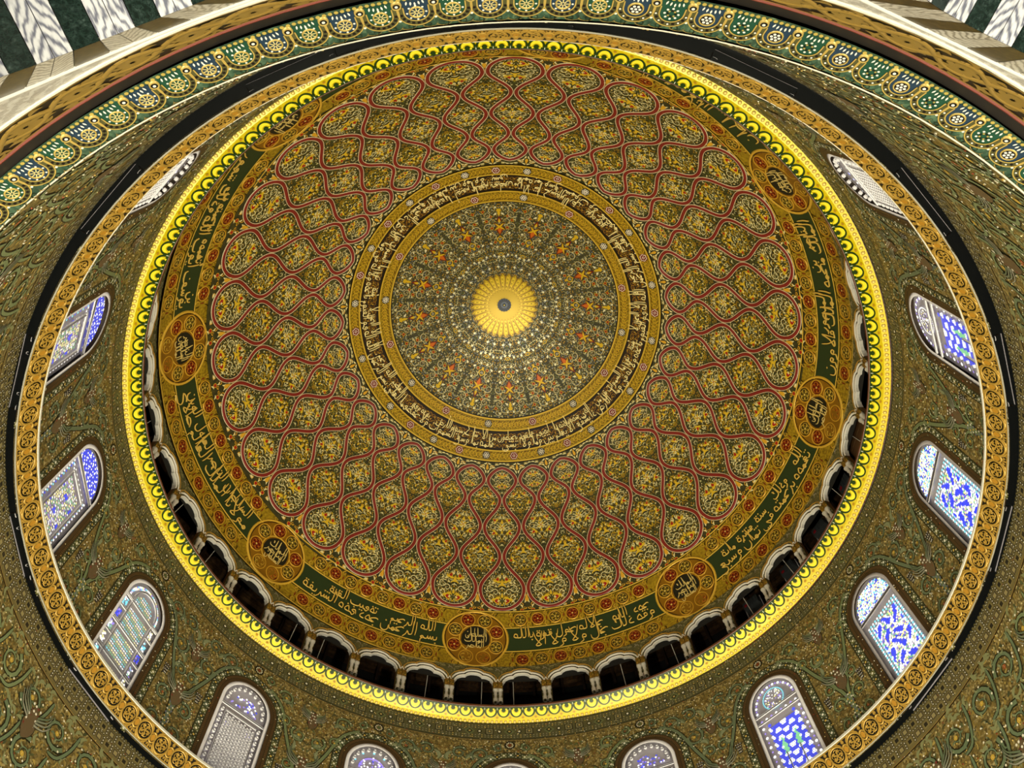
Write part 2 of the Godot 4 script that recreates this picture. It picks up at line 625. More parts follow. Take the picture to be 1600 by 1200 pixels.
func chain_loop(off: float) -> PackedVector2Array:
	var half := PackedVector2Array()
	var n := 120
	for i in n + 1:
		var t := float(i) / n
		var s := lerpf(3.85, 9.87, t)
		if t < 0.14:
			s = 4.7 - 0.85 * cos(t / 0.14 * (PI / 2))
			if i == 0:
				s = 3.85
		else:
			s = lerpf(4.7, 9.87, pow((t - 0.14) / 0.86, 0.96))
		half.append(Vector2(chain_half(s) * radius_at(s), s))
	var all := PackedVector2Array()
	for p in half:
		all.append(p)
	for i in range(n - 1, -1, -1):
		all.append(Vector2(-half[i].x, half[i].y))
	if off == 0.0:
		return all
	var out := PackedVector2Array()
	var m := all.size()
	for i in m:
		var d := all[(i + 1) % m if i < m - 1 else 1] - all[i - 1 if i > 0 else m - 2]
		out.append(all[i] + Vector2(d.y, -d.x).normalized() * off)
	return out

func cell_motif(r: float, kind: int) -> void:      # one filled compartment, metres round (uc, vc), r its radius
	var gold := L("bd9c20")
	var cream := L("dccf95")
	var red := L("96180e")
	var dark := L("0f0e05")
	var amber := L("d2ac22")
	mirror = true
	T = Transform2D().scaled(Vector2(r, r))
	lift = 0.012
	var e := 0.028
	# the scrolls
	for q in [[0.6, 0.02, 0.26, 2.2, -1.3], [0.36, -0.16, 0.2, 0.3, 1.2], [0.62, -0.5, 0.2, 1.5, 1.2], [0.5, 0.55, 0.2, -1.2, -1.3], [0.2, 0.72, 0.16, 2.0, 1.2], [0.2, -0.78, 0.17, 0.5, -1.2]]:
		outlined(spiral(q[0], q[1], q[2], q[3], q[4], 11), 0.055, cream if kind != 1 else gold, dark, e, 2)
	outlined(smooth(PackedVector2Array([Vector2(0.0, -0.95), Vector2(0.18, -0.6), Vector2(0.46, -0.34), Vector2(0.84, -0.18)]), 4), 0.05, gold, dark, e, 2)
	outlined(smooth(PackedVector2Array([Vector2(0.0, 0.95), Vector2(0.2, 0.62), Vector2(0.5, 0.28), Vector2(0.86, 0.16)]), 4), 0.05, gold, dark, e, 2)
	outlined(smooth(PackedVector2Array([Vector2(0.0, 0.3), Vector2(0.3, 0.34), Vector2(0.62, 0.66)]), 4), 0.05, cream, dark, e, 2)
	lift = 0.02
	# flowers: gilt calyx round a red heart
	var fl := [[0.36, -0.5, -2.0, 0.46], [0.3, 0.42, 1.9, 0.36]] if kind == 0 else [[0.34, 0.44, 1.0, 0.34], [0.66, -0.2, -0.4, 0.34]] if kind == 1 else [[0.42, -0.34, -0.7, 0.4], [0.36, 0.4, 0.6, 0.36]]
	for f in fl:
		var d := Vector2.from_angle(f[2])
		drop(float(f[0]) - d.x * 0.06, float(f[1]) - d.y * 0.06, f[2], float(f[3]) * 1.25, float(f[3]) * 0.95, dark)
		lift += 0.003
		drop(f[0], f[1], f[2], f[3], float(f[3]) * 0.72, amber)
		leaf(f[0], f[1], float(f[2]) + 0.9, float(f[3]) * 0.7, 0.1, amber, 0.25)
		leaf(f[0], f[1], float(f[2]) - 0.9, float(f[3]) * 0.7, 0.1, amber, -0.25)
		lift += 0.003
		drop(float(f[0]) + d.x * 0.08, float(f[1]) + d.y * 0.08, f[2], float(f[3]) * 0.62, float(f[3]) * 0.46, red)
		lift -= 0.006
	# the crescent and the palmette on the middle line
	mirror = false
	lift = 0.024
	if kind == 2:
		for k in 8:
			leaf(0, -0.02, TAU * k / 8.0 + 0.39, 0.3, 0.09, cream if k % 2 else amber, 0.12)
		disc(0, -0.02, 0.07, red)
	else:
		stroke(arc(0, 0.02, 0.2, 0.2, 0.1, PI - 0.1, 10), 0.17, dark, 1)
		lift += 0.003
		stroke(arc(0, 0.06, 0.21, 0.19, 0.15, PI - 0.15, 10), 0.1, amber, 1)
		stroke(arc(0, -0.06, 0.15, 0.12, 0.1, PI - 0.1, 8), 0.05, cream, 1)
	drop(0, 0.22, PI / 2, 0.36, 0.17, amber)
	drop(0, -0.5, PI / 2, 0.3, 0.14, amber)
	mirror = true
	for q in [[0.1, -0.3, 0.9], [0.24, 0.12, 0.3], [0.5, 0.3, 1.6], [0.74, 0.3, 2.2], [0.76, -0.44, 2.6], [0.12, 0.62, 1.0], [0.5, -0.74, 0.2], [0.1, -0.66, -0.4]]:
		leaf(q[0], q[1], q[2], 0.17, 0.085, cream, 0.15)

func cell_mesh(kind: int, centre: float, s0: float, s1: float, between: bool, r: float) -> ArrayMesh:
	fresh()
	on_dome()
	vc = centre
	mirror = true
	lift = 0.008
	var inside := func(p: Vector2) -> bool:
		var s := centre + p.y
		var half := chain_half(s)
		if between:
			half = STEP / 2 - half
		return absf(p.x) < half * radius_at(s) - 0.11
	var cols := [L("b58a1e"), L("d6ca90"), L("8f6f18"), L("cfc38a"), L("5b5f22")]
	fill_curls(0.05, 1.0, s0 - centre, s1 - centre, 0.085, cols, 0.026, inside)
	cell_motif(r, kind)
	return made()

func build_dome() -> void:
	var dome := thing("ceiling", "great painted dome with a red interlaced strap pattern and gilded inscription ring", "dome", "structure")
	stretch(dome, -0.003, -0.01)
	# shell
	fresh()
	on_dome()
	grid(0, TAU, 192, 3.6, 17.27, 56)
	put("dome_shell", made(), "dome_ground", dome)
	fresh()
	revolve(PackedVector2Array([Vector2(10.95, 24.1), Vector2(10.4, 26.4), Vector2(8.5, 30.3), Vector2(4.2, 33.7), Vector2(0.01, 35.0)]), 0, TAU, 64)
	put("dome_back", made(), "dark_wood", dome)
	# the red strap: 32 chains, each a strap with its edging
	fresh()
	on_dome()
	stroke(chain_loop(0.0), 0.118, Color.WHITE, 0, 0.035)
	var strap := made()
	fresh()
	on_dome()
	lift = 0.006
	stroke(chain_loop(0.0), 0.22, L("17140a"), 0)
	lift = 0.014
	stroke(chain_loop(0.07), 0.024, L("c9b48e"), 0, 0.012)
	stroke(chain_loop(-0.07), 0.024, L("c9b48e"), 0, 0.012)
	var edging := made()
	for k in 32:
		var o := put("red_strap", strap, "red_strap", dome, CHAIN0 + STEP * k)
		put("pale_edging", edging, "paint", o)
	# the filled compartments
	rng.seed = 5
	var cells := [cell_mesh(0, 4.68, 3.98, 6.0, false, 0.72), cell_mesh(1, 6.07, 4.75, 7.25, true, 0.62), cell_mesh(2, 7.31, 6.15, 8.4, false, 0.58), cell_mesh(1, 8.45, 7.4, 9.3, true, 0.5), cell_mesh(0, 9.33, 8.56, 9.76, false, 0.42)]
	for j in 5:
		for k in 32:
			put("arabesque", cells[j], "paint", dome, CHAIN0 + STEP * (k + (0.5 if j % 2 else 0.0)), "stuff")
	# the leftover corners below and above the chains
	fresh()
	on_dome()
	uc = STEP / 2
	vc = 4.0
	mirror = true
	lift = 0.014
	var cream := L("dccf95")
	var amber := L("cf9a22")
	var red := L("96180e")
	for q in [[0.2, -0.12, 1.2], [0.42, -0.26, 0.5], [0.1, 0.1, 1.7], [0.32, 0.12, 2.2], [0.1, -0.3, -0.6], [0.6, -0.22, 2.8], [0.08, 0.36, 1.4]]:
		leaf(q[0], q[1], q[2], 0.17, 0.06, cream, 0.2)
	for q in [[0.22, 0.02, 0.1, 0.4], [0.5, -0.2, 0.08, 2.0], [0.1, -0.1, 0.07, 3.0], [0.07, 0.55, 0.07, 1.0]]:
		stroke(spiral(q[0], q[1], q[2], q[3], 1.2, 9), 0.035, amber, 2)
	lift = 0.02
	disc(0.21, -0.22, 0.085, amber)
	lift = 0.023
	disc(0.21, -0.22, 0.062, red)
	mirror = false
	drop(0, 0.14, PI / 2, 0.34, 0.14, amber)
	var low := made()
	fresh()
	on_dome()
	uc = STEP / 2
	vc = 9.86
	mirror = true
	lift = 0.014
	for q in [[0.1, 0.05, 0.2], [0.3, 0.12, 0.1], [0.45, 0.16, 0.2], [0.16, 0.16, 2.6], [0.34, 0.03, 2.9], [0.05, -0.25, 1.2], [0.1, -0.1, 0.8]]:
		leaf(q[0], q[1], q[2], 0.16, 0.06, cream, 0.2)
	stroke(spiral(0.2, 0.02, 0.1, 0.4, 1.2, 9), 0.03, amber, 2)
	drop(0.3, 0.18, 0.4, 0.2, 0.08, L("9c8c4c"))
	mirror = false
	drop(0, -0.1, PI / 2, 0.3, 0.11, amber)
	var high := made()
	for k in 32:
		put("corner_foliage", low, "paint", dome, CHAIN0 + STEP * k, "stuff")
		put("corner_foliage", high, "paint", dome, CHAIN0 + STEP * k, "stuff")
	# two gilded rings with the inscription between them
	for q in [[10.14, 10.65], [11.5, 12.06]]:
		fresh()
		on_dome()
		lift = 0.03
		grid(0, TAU, 192, q[0], q[1], 2, Color.WHITE, 0.03)
		var o := put("gilded_ring", made(), "gold_ground", dome)
		fresh()
		on_dome()
		lift = 0.034
		for v in [float(q[0]) + 0.03, float(q[1]) - 0.03]:
			grid(0, TAU, 192, v - 0.03, v + 0.03, 1, L("d8b13c"), 0.036)
		for v in [float(q[0]) - 0.03, float(q[1]) + 0.03]:
			grid(0, TAU, 192, v - 0.022, v + 0.022, 1, L("16130a"), 0.02)
		put("border_line", made(), "gilt", o)
		fresh()
		on_dome()
		lift = 0.036
		var mid := (float(q[0]) + float(q[1])) / 2
		for k in 8:
			uc = TAU * (k + 0.5) / 256.0
			vc = mid
			mirror = false
			stroke(spiral(0, 0, 0.13, 1.6 if k % 2 else -1.6, 1.3 if k % 2 else -1.3, 9), 0.03, L("d9ad2c"), 2)
			leaf(0.03, 0.1 if k % 2 else -0.1, 0.5, 0.12, 0.05, L("6a4408"), 0.2)
			disc(0.06, -0.12 if k % 2 else 0.12, 0.025, L("2c1c06"), 6)
			disc(-0.05, 0.17 if k % 2 else -0.17, 0.018, L("4a300a"), 5)
		var vine := made()
		for k in 32:
			put("gilded_vine", vine, "gilt", o, STEP * k, "stuff")
	for kind in 2:
		fresh()
		on_flat()
		lift = 0.012
		if kind == 0:
			disc(0, 0, 0.17, L("6e1412"), 20)
			lift = 0.016
			for k in 6:
				var a := TAU * k / 6.0
				stroke(arc(0.09 * cos(a), 0.09 * sin(a), 0.05, 0.05, a - 1.5, a + 1.5, 6), 0.024, L("e2d6c0"), 0, 0.01)
			ring(0, 0, 0.045, 0.02, L("e2d6c0"), 10)
		else:
			disc(0, 0, 0.165, L("14100c"), 20)
			lift = 0.016
			for k in 6:
				var a := TAU * k / 6.0
				ring(0.092 * cos(a), 0.092 * sin(a), 0.04, 0.02, L("e2d6c0"), 9, 0.01)
			ring(0, 0, 0.036, 0.02, L("e2d6c0"), 9)
		var mesh := made()
		var list := []
		for k in 16:
			list.append([deg_to_rad(3.75 + 11.25 * kind) + STEP * 2 * k, 10.4])
		for k in 8:
			list.append([deg_to_rad(14.3 + 22.5 * kind) + STEP * 4 * k, 11.8])
		for p in list:
			on_dome()
			at(p[0], p[1], 0.03)
			var o := put("rosette", mesh, "paint", dome)
			var up := Vector3.UP - nn * nn.dot(Vector3.UP)
			up = up.normalized()
			o.transform = Transform3D(Basis(up.cross(nn), up, nn), pp)
	fresh()
	on_dome()
	lift = 0.01
	grid(0, TAU, 192, 10.66, 11.49, 2, L("1d150a"), 0.012)
	put("inscription_ground", made(), "paint", dome)
	fresh()
	on_dome()
	rng.seed = 9
	lift = 0.016
	for k in 6:
		uc = STEP / 6.0 * (k + 0.5)
		vc = 11.07
		for q in [[0.0, 0.22, 0.11], [0.04, -0.22, 0.11], [-0.05, 0.0, 0.1]]:
			stroke(spiral(q[0], q[1], q[2], rng.randf() * TAU, 1.3 if k % 2 else -1.3, 9), 0.028, L("a4771c"), 2)
			leaf(q[0], q[1], rng.randf() * TAU, 0.12, 0.04, L("c79d34"), 0.3)
			disc(float(q[0]) + rng.randf_range(-0.06, 0.06), q[1], 0.022, L("7a1e10"), 5)
	var wine := made()
	for k in 32:
		put("inscription_vine", wine, "gilt", dome, STEP * k, "stuff")
	var verse := "بسم الله الرحمن الرحيم الله لا إله إلا هو الحي القيوم لا تأخذه سنة ولا نوم له ما في السموات وما في الأرض من ذا الذي يشفع عنده إلا بإذنه يعلم ما بين أيديهم وما خلفهم ولا يحيطون بشيء من علمه إلا بما شاء وسع كرسيه السموات والأرض ولا يؤده حفظهما وهو العلي العظيم"
	verse = verse.replace("ء", "")
	verse += " " + verse
	fresh()
	on_dome()
	vc = 10.69
	uc = deg_to_rad(120)
	lift = 0.024
	rref = radius_at(11.07)
	write_band(verse, TAU * rref, 0.11, 0.84, 0.044, L("f0dc98"), L("130e06"), 0.016, 0.016)
	put("gilded_inscription", made(), "gilt", dome)
	# the crown: sixteen sectors of fine arabesque, a sunburst and a blue rosette
	fresh()
	on_dome()
	rng.seed = 21
	mirror = true
	lift = 0.012
	vc = 14.0
	var inside := func(p: Vector2) -> bool:
		return absf(p.x) < radius_at(14.0 + p.y) * TAU / 32.0 - 0.01 and p.y > -1.88
	fill_curls(0.04, 0.95, -1.86, 1.95, 0.076, [L("c3b880"), L("b98f22"), L("8a8f88"), L("a98418"), L("d2c994"), L("6a6a34"), L("8b93a0")], 0.024, inside)
	lift = 0.02
	var dark := L("14120a")
	for q in [[0.5, -1.3, 0.2, 0.5, 1.4], [0.26, -0.95, 0.2, 2.6, -1.3], [0.48, -0.7, 0.17, 4.0, 1.3], [0.24, -1.55, 0.18, 1.0, -1.2], [0.3, -0.2, 0.17, 2.0, 1.3], [0.2, 0.42, 0.14, 0.4, -1.3], [0.55, -1.68, 0.14, 3.0, 1.2], [0.15, 1.0, 0.1, 2.0, 1.2]]:
		outlined(spiral(q[0], q[1], q[2], q[3], q[4], 12), 0.034, L("d8cd96"), dark, 0.014, 2)
	for q in [[0.34, -1.2], [0.3, -0.62], [0.5, -1.0], [0.62, -1.5], [0.2, 0.1]]:
		disc(q[0], q[1], 0.075, L("c89a20"))
		lift += 0.003
		disc(q[0], q[1], 0.05, L("8c1a10"))
		lift -= 0.003
	for q in [[0.4, -1.75, 0.5], [0.12, -1.7, 1.3], [0.66, -1.2, 2.4], [0.1, -1.35, 0.8], [0.4, -0.4, 2.0], [0.42, 0.1, 2.4], [0.1, 0.3, 1.0], [0.3, 0.7, 2.0], [0.08, 0.8, 1.2], [0.18, 1.3, 2.0]]:
		drop(q[0], q[1], q[2], 0.15, 0.09, L("e6dfbb"))
	lift = 0.026
	mirror = false
	var amber2 := L("d4ae1e")
	for a in [-0.95, 0.95, PI - 0.75, -PI + 0.75]:
		drop(0, -0.66, PI / 2 + a, 0.34, 0.15, L("4a120a"))
	drop(0, -0.66, PI / 2, 0.42, 0.26, L("6e140c"))
	drop(0, -0.9, -PI / 2, 0.3, 0.18, L("6e140c"))
	lift = 0.031
	drop(0, -0.62, PI / 2, 0.32, 0.16, L("c8661a"))
	for a in [-0.95, 0.95, PI - 0.75, -PI + 0.75]:
		drop(0, -0.66, PI / 2 + a, 0.27, 0.085, amber2)
	drop(0, -0.88, -PI / 2, 0.22, 0.1, amber2)
	lift = 0.034
	ring(0, -0.05, 0.12, 0.035, amber2, 12)
	drop(0, 0.05, PI / 2, 0.16, 0.1, amber2)
	disc(0, -0.05, 0.06, L("8f8a78"))
	ring(0, 0.72, 0.08, 0.03, amber2, 10)
	disc(0, 1.25, 0.05, L("3f4a22"))
	disc(0, -1.5, 0.09, amber2)
	drop(0, -1.45, PI / 2, 0.26, 0.12, amber2)
	var sector := made()
	for k in 16:
		put("crown_arabesque", sector, "gilt", dome, deg_to_rad(3.6) + STEP * 2 * k, "stuff")
	fresh()
	on_dome()
	vc = 15.7
	lift = 0.03
	drop(0, -0.02, PI / 2, 0.9, 0.26, L("8d6a0c"))
	lift = 0.034
	drop(0, 0.04, PI / 2, 0.8, 0.18, L("c8aa14"))
	for y in [0.12, 0.3, 0.48, 0.66]:
		lift = 0.038
		disc(0.02, y, 0.022, L("3a2206"), 5)
		disc(-0.045, y + 0.09, 0.02, L("9a5a0a"), 5)
		stroke(arc(0, y + 0.05, 0.07, 0.06, 0.3, 2.8, 5), 0.02, L("f0d048"), 1)
	var ray := made()
	fresh()
	on_dome()
	grid(0, TAU, 64, 15.96, 17.27, 4, L("b39410"), 0.026)
	put("sunburst", made(), "gilt", dome)
	for k in 32:
		put("sunburst_ray", ray, "gilt", dome, STEP * (k + 0.3))
	fresh()
	on_dome()
	grid(0, TAU, 48, 16.88, 17.27, 2, L("3c4458"), 0.05)
	lift = 0.054
	for k in 16:
		uc = 0.0
		vc = 17.25
		T = Transform2D(TAU * k / 16.0, Vector2.ZERO)
	T = Transform2D()
	for k in 16:
		var a := TAU * k / 16.0
		for t in [[16.82, 17.0, 0.05, "10120a"], [16.93, 17.08, 0.03, "8790a2"]]:
			at(a, float(t[0]), 0.056)
			var p0 := pp
			at(a + 0.11, float(t[1]), 0.056)
			var p1 := pp
			at(a - 0.11, float(t[1]), 0.056)
			var b := V.size()
			for p in [p0, p1, pp]:
				V.append(p)
				N.append(nn)
				C.append(L(t[3]))
			tri(b, b + 1, b + 2)
	grid(0, TAU, 32, 17.1, 17.27, 1, L("0c0b08"), 0.07)
	grid(0, TAU, 32, 17.155, 17.27, 1, L("e8d668"), 0.085)
	grid(0, TAU, 16, 17.235, 17.27, 1, L("4a4410"), 0.095)
	put("blue_rosette", made(), "paint", dome)

func para(pts: PackedVector2Array, d: float) -> PackedVector2Array:
	var o := PackedVector2Array()
	for i in pts.size():
		var t := pts[mini(i + 1, pts.size() - 1)] - pts[maxi(i - 1, 0)]
		o.append(pts[i] + Vector2(-t.y, t.x).normalized() * d)
	return o

func text_plain(words: String, x: float, y: float, width: float, tall: float, w: float, c: Color) -> void:
	var s := words.replace("لا", "X")
	var total := word_width(s)
	write_word(s, -x - width / 2, y, width / total, tall, w, c, L("0d0a05"), 0.008, 0.01)

# ------------------------------------------------------------------ the inscription band at the foot of the dome
func build_band() -> void:
	var band := thing("trim_1", "gilded band of roundels and green script panels round the foot of the dome", "inscription band", "structure")
	stretch(band, -0.0055, -0.03)
	on_dome()
	var br := radius_at(2.55)
	fresh()
	on_dome()
	grid(0, TAU, 192, 1.36, 3.76, 8)
	put("gilded_ground", made(), "gold_ground", band)
	fresh()
	on_dome()
	for v in [1.38, 2.06, 3.04, 3.72]:
		grid(0, TAU, 192, v - 0.05, v + 0.05, 1, L("241806"), 0.008)
		grid(0, TAU, 192, v - 0.024, v + 0.024, 1, L("dcb748"), 0.02)
	put("gilded_line", made(), "gilt", band)
	# small roundels, red and gold in turn
	var small := []
	for kind in 2:
		fresh()
		on_flat()
		lift = 0.012
		var heart := L("5c150c") if kind == 0 else L("43370f")
		disc(0, 0, 0.25, L("1c1206"), 18)
		lift = 0.016
		disc(0, 0, 0.235, heart, 18)
		lift = 0.02
		ring(0, 0, 0.235, 0.045, L("c2912a"), 18, 0.014)
		for k in 5:
			var a := TAU * k / 5.0 + 0.4
			stroke(arc(0.1 * cos(a), 0.1 * sin(a), 0.075, 0.075, a - 2.2, a + 1.4, 7), 0.03, L("b5701c") if kind == 0 else L("d0a83c"), 2, 0.01)
			leaf(0.03 * cos(a), 0.03 * sin(a), a + 0.6, 0.14, 0.05, L("8c2410") if kind == 0 else L("8f7a24"), 0.3)
		disc(0, 0, 0.035, L("e0c060"), 7)
		small.append(made())
	for k in 96:
		var a := TAU * (k + 0.5) / 96.0
		var m := k % 12
		if m == 0 or m == 1 or m == 10 or m == 11:
			continue
		for row in 2:
			on_dome()
			at(deg_to_rad(-6.4) + a, [1.72, 3.38][row], 0.0)
			var o := put("small_roundel", small[(k + row) % 2], "gilt", band)
			stand_on(o)
	# scrolls that fill between the roundels
	fresh()
	on_dome()
	lift = 0.012
	for k in 12:
		for row in [1.72, 3.38]:
			uc = TAU * k / 96.0
			vc = row
			for s in [-1.0, 1.0]:
				stroke(spiral(0.0, 0.2 * s, 0.1, s * 1.6, 1.1 * s, 8), 0.035, L("d6aa38"), 2)
				leaf(0.07, 0.12 * s, 1.2 * s, 0.14, 0.05, L("3c2608"), 0.2)
				leaf(-0.07, 0.12 * s, 1.9 * s, 0.14, 0.05, L("6c4310"), -0.2)
				disc(0.12, 0.25 * s, 0.025, L("2a1906"), 5)
			leaf(0, -0.1, 1.57, 0.2, 0.05, L("7a2a10"))
	var between := made()
	for k in 8:
		put("band_foliage", between, "gilt", band, deg_to_rad(-6.4) + TAU * k / 8.0, "stuff")
	# eight round medallions and the eight script panels between them
	fresh()
	on_dome()
	vc = 2.55
	T = Transform2D().scaled(Vector2(1.05, 1.0))
	lift = 0.014
	disc(0, 0, 1.15, L("8a5f12"), 40)
	lift = 0.022
	ring(0, 0, 1.12, 0.07, L("d9ac3c"), 44, 0.02)
	ring(0, 0, 1.06, 0.03, L("2a1806"), 44)
	ring(0, 0, 0.56, 0.05, L("d9ac3c"), 30, 0.02)
	rng.seed = 4
	for k in 26:
		var a := TAU * k / 26.0
		var q := rng.randf_range(0.62, 1.0)
		stroke(spiral(q * cos(a), q * sin(a), 0.1, rng.randf() * TAU, 1.2, 8), 0.032, L("c4912a") if k % 2 else L("6e3c0e"), 2)
	var plate := made()
	fresh()
	on_dome()
	vc = 2.55
	lift = 0.03
	disc(0, 0, 0.53, L("120d06"), 30)
	var heart_disc := made()
	var texts := ["بسم الله الرحمن الرحيم جدد تذهيب هذه القبة الشريفة", "مولانا السلطان الملك الناصر العالم العادل صلاح الدين", "يوسف بن أيوب تغمده الله برحمته وذلك في شهور", "سنة ست وثمانين وخمس مائة", "أمر بتجديد هذه القبة الشريفة مولانا السلطان", "الملك الناصر محمد بن الملك المنصور قلاوون", "تغمده الله برحمته وذلك في سنة ثمان عشرة وسبع مائة", "وقد جدد ذلك الله جل جلاله ولا حول ولا قوة إلا بالله"]
	for k in 8:
		var turn := deg_to_rad(-6.4) - TAU * k / 8.0
		var o := put("medallion", plate, "gilt", band, turn)
		fresh()
		on_dome()
		vc = 2.55
		lift = 0.036
		rng.seed = 30 + k
		for j in 3:
			text_plain(["السلطان", "الملك", "الناصر"][(j + k) % 3], 0, [0.1, -0.12, -0.36][j], [0.78, 0.86, 0.66][j], 0.34, 0.035, L("d9bf72"))
		put("medallion_heart", heart_disc, "paint", o)
		put("medallion_script", made(), "gilt", o)
		for j in 8:
			on_dome()
			var a := TAU * j / 8.0 + 0.39
			at(0.82 * cos(a) / radius_at(2.55 + 0.82 * sin(a)), 2.55 + 0.82 * sin(a), 0.016)
			var r := put("small_roundel", small[j % 2], "gilt", o)
			stand_on(r)
			r.scale = Vector3.ONE * 1.1
		# panel
		fresh()
		on_dome()
		var n := 40
		var b := V.size()
		for j in 9:
			var v := lerpf(2.09, 3.01, j / 8.0)
			var inset := 1.05 * sqrt(1.17 * 1.17 - pow(v - 2.55, 2.0)) / radius_at(v)
			for i in n + 1:
				vert(lerpf(inset, TAU / 8.0 - inset, float(i) / n), v, 0.012, L("1d3014"))
		for j in 8:
			for i in n:
				var q := b + j * (n + 1) + i
				quad(q, q + 1, q + n + 2, q + n + 1)
		var p := put("script_panel", made(), "paint", band, turn - TAU / 8.0)
		fresh()
		on_dome()
		vc = 2.09
		uc = TAU / 8.0 - 1.26 / br
		lift = 0.03
		rref = br
		write_band(texts[k], br * TAU / 8.0 - 2.56, 0.17, 0.9, 0.05, L("d8b352"), L("0e1206"), 0.014, 0.02)
		put("gilded_script", made(), "gilt", p)

func stand_on(o: Node3D) -> void:                  # at the surface point pp, facing inwards
	var up := (Vector3.UP - nn * nn.dot(Vector3.UP)).normalized()
	o.transform = Transform3D(Basis(up.cross(nn), up, nn), pp)

# ------------------------------------------------------------------ the little arcade below it
const BAY := TAU / 40.0
const AX := 1.062
const BAY0 := -0.0288
func foil() -> PackedVector2Array:                 # the arch line of one opening, left foot to right foot (metres, s)
	var half := [[0.0, 1.1], [0.1, 1.095], [0.18, 1.07], [0.235, 1.03], [0.262, 0.99], [0.3, 0.985], [0.36, 0.98], [0.44, 0.955], [0.52, 0.905], [0.585, 0.82], [0.62, 0.72]]
	var o := PackedVector2Array()
	for i in range(half.size() - 1, 0, -1):
		o.append(Vector2(-float(half[i][0]) * AX, half[i][1]))
	for q in half:
		o.append(Vector2(float(q[0]) * AX, q[1]))
	return o

func lathe(prof: Array, n: int, at_: Vector3, c: Color) -> void:
	var k := V.size()
	for j in prof.size():
		var a: Array = prof[maxi(j - 1, 0)]
		var b: Array = prof[mini(j + 1, prof.size() - 1)]
		var d := Vector2(float(b[0]) - float(a[0]), float(b[1]) - float(a[1])).normalized()
		for i in n + 1:
			var u := TAU * i / n
			V.append(at_ + Vector3(float(prof[j][0]) * cos(u), prof[j][1], float(prof[j][0]) * sin(u)))
			N.append(Vector3(d.y * cos(u), -d.x, d.y * sin(u)))
			C.append(c)
	for j in prof.size() - 1:
		for i in n:
			var q := k + j * (n + 1) + i
			quad(q, q + 1, q + n + 2, q + n + 1)

func box(c: Vector3, half: Vector3, col := Color.WHITE) -> void:
	for s in [-1.0, 1.0]:
		for ax in 3:
			var e := [Vector3.RIGHT, Vector3.UP, Vector3.BACK]
			var n: Vector3 = e[ax] * s
			var u: Vector3 = e[(ax + 1) % 3]
			var w: Vector3 = e[(ax + 2) % 3]
			var m := c + n * half[ax]
			var a := u * half[(ax + 1) % 3]
			var b := w * half[(ax + 2) % 3]
			var k := V.size()
			for p in [m - a - b, m + a - b, m + a + b, m - a + b]:
				V.append(p)
				N.append(n)
				C.append(col)
			quad(k, k + 1, k + 2, k + 3)

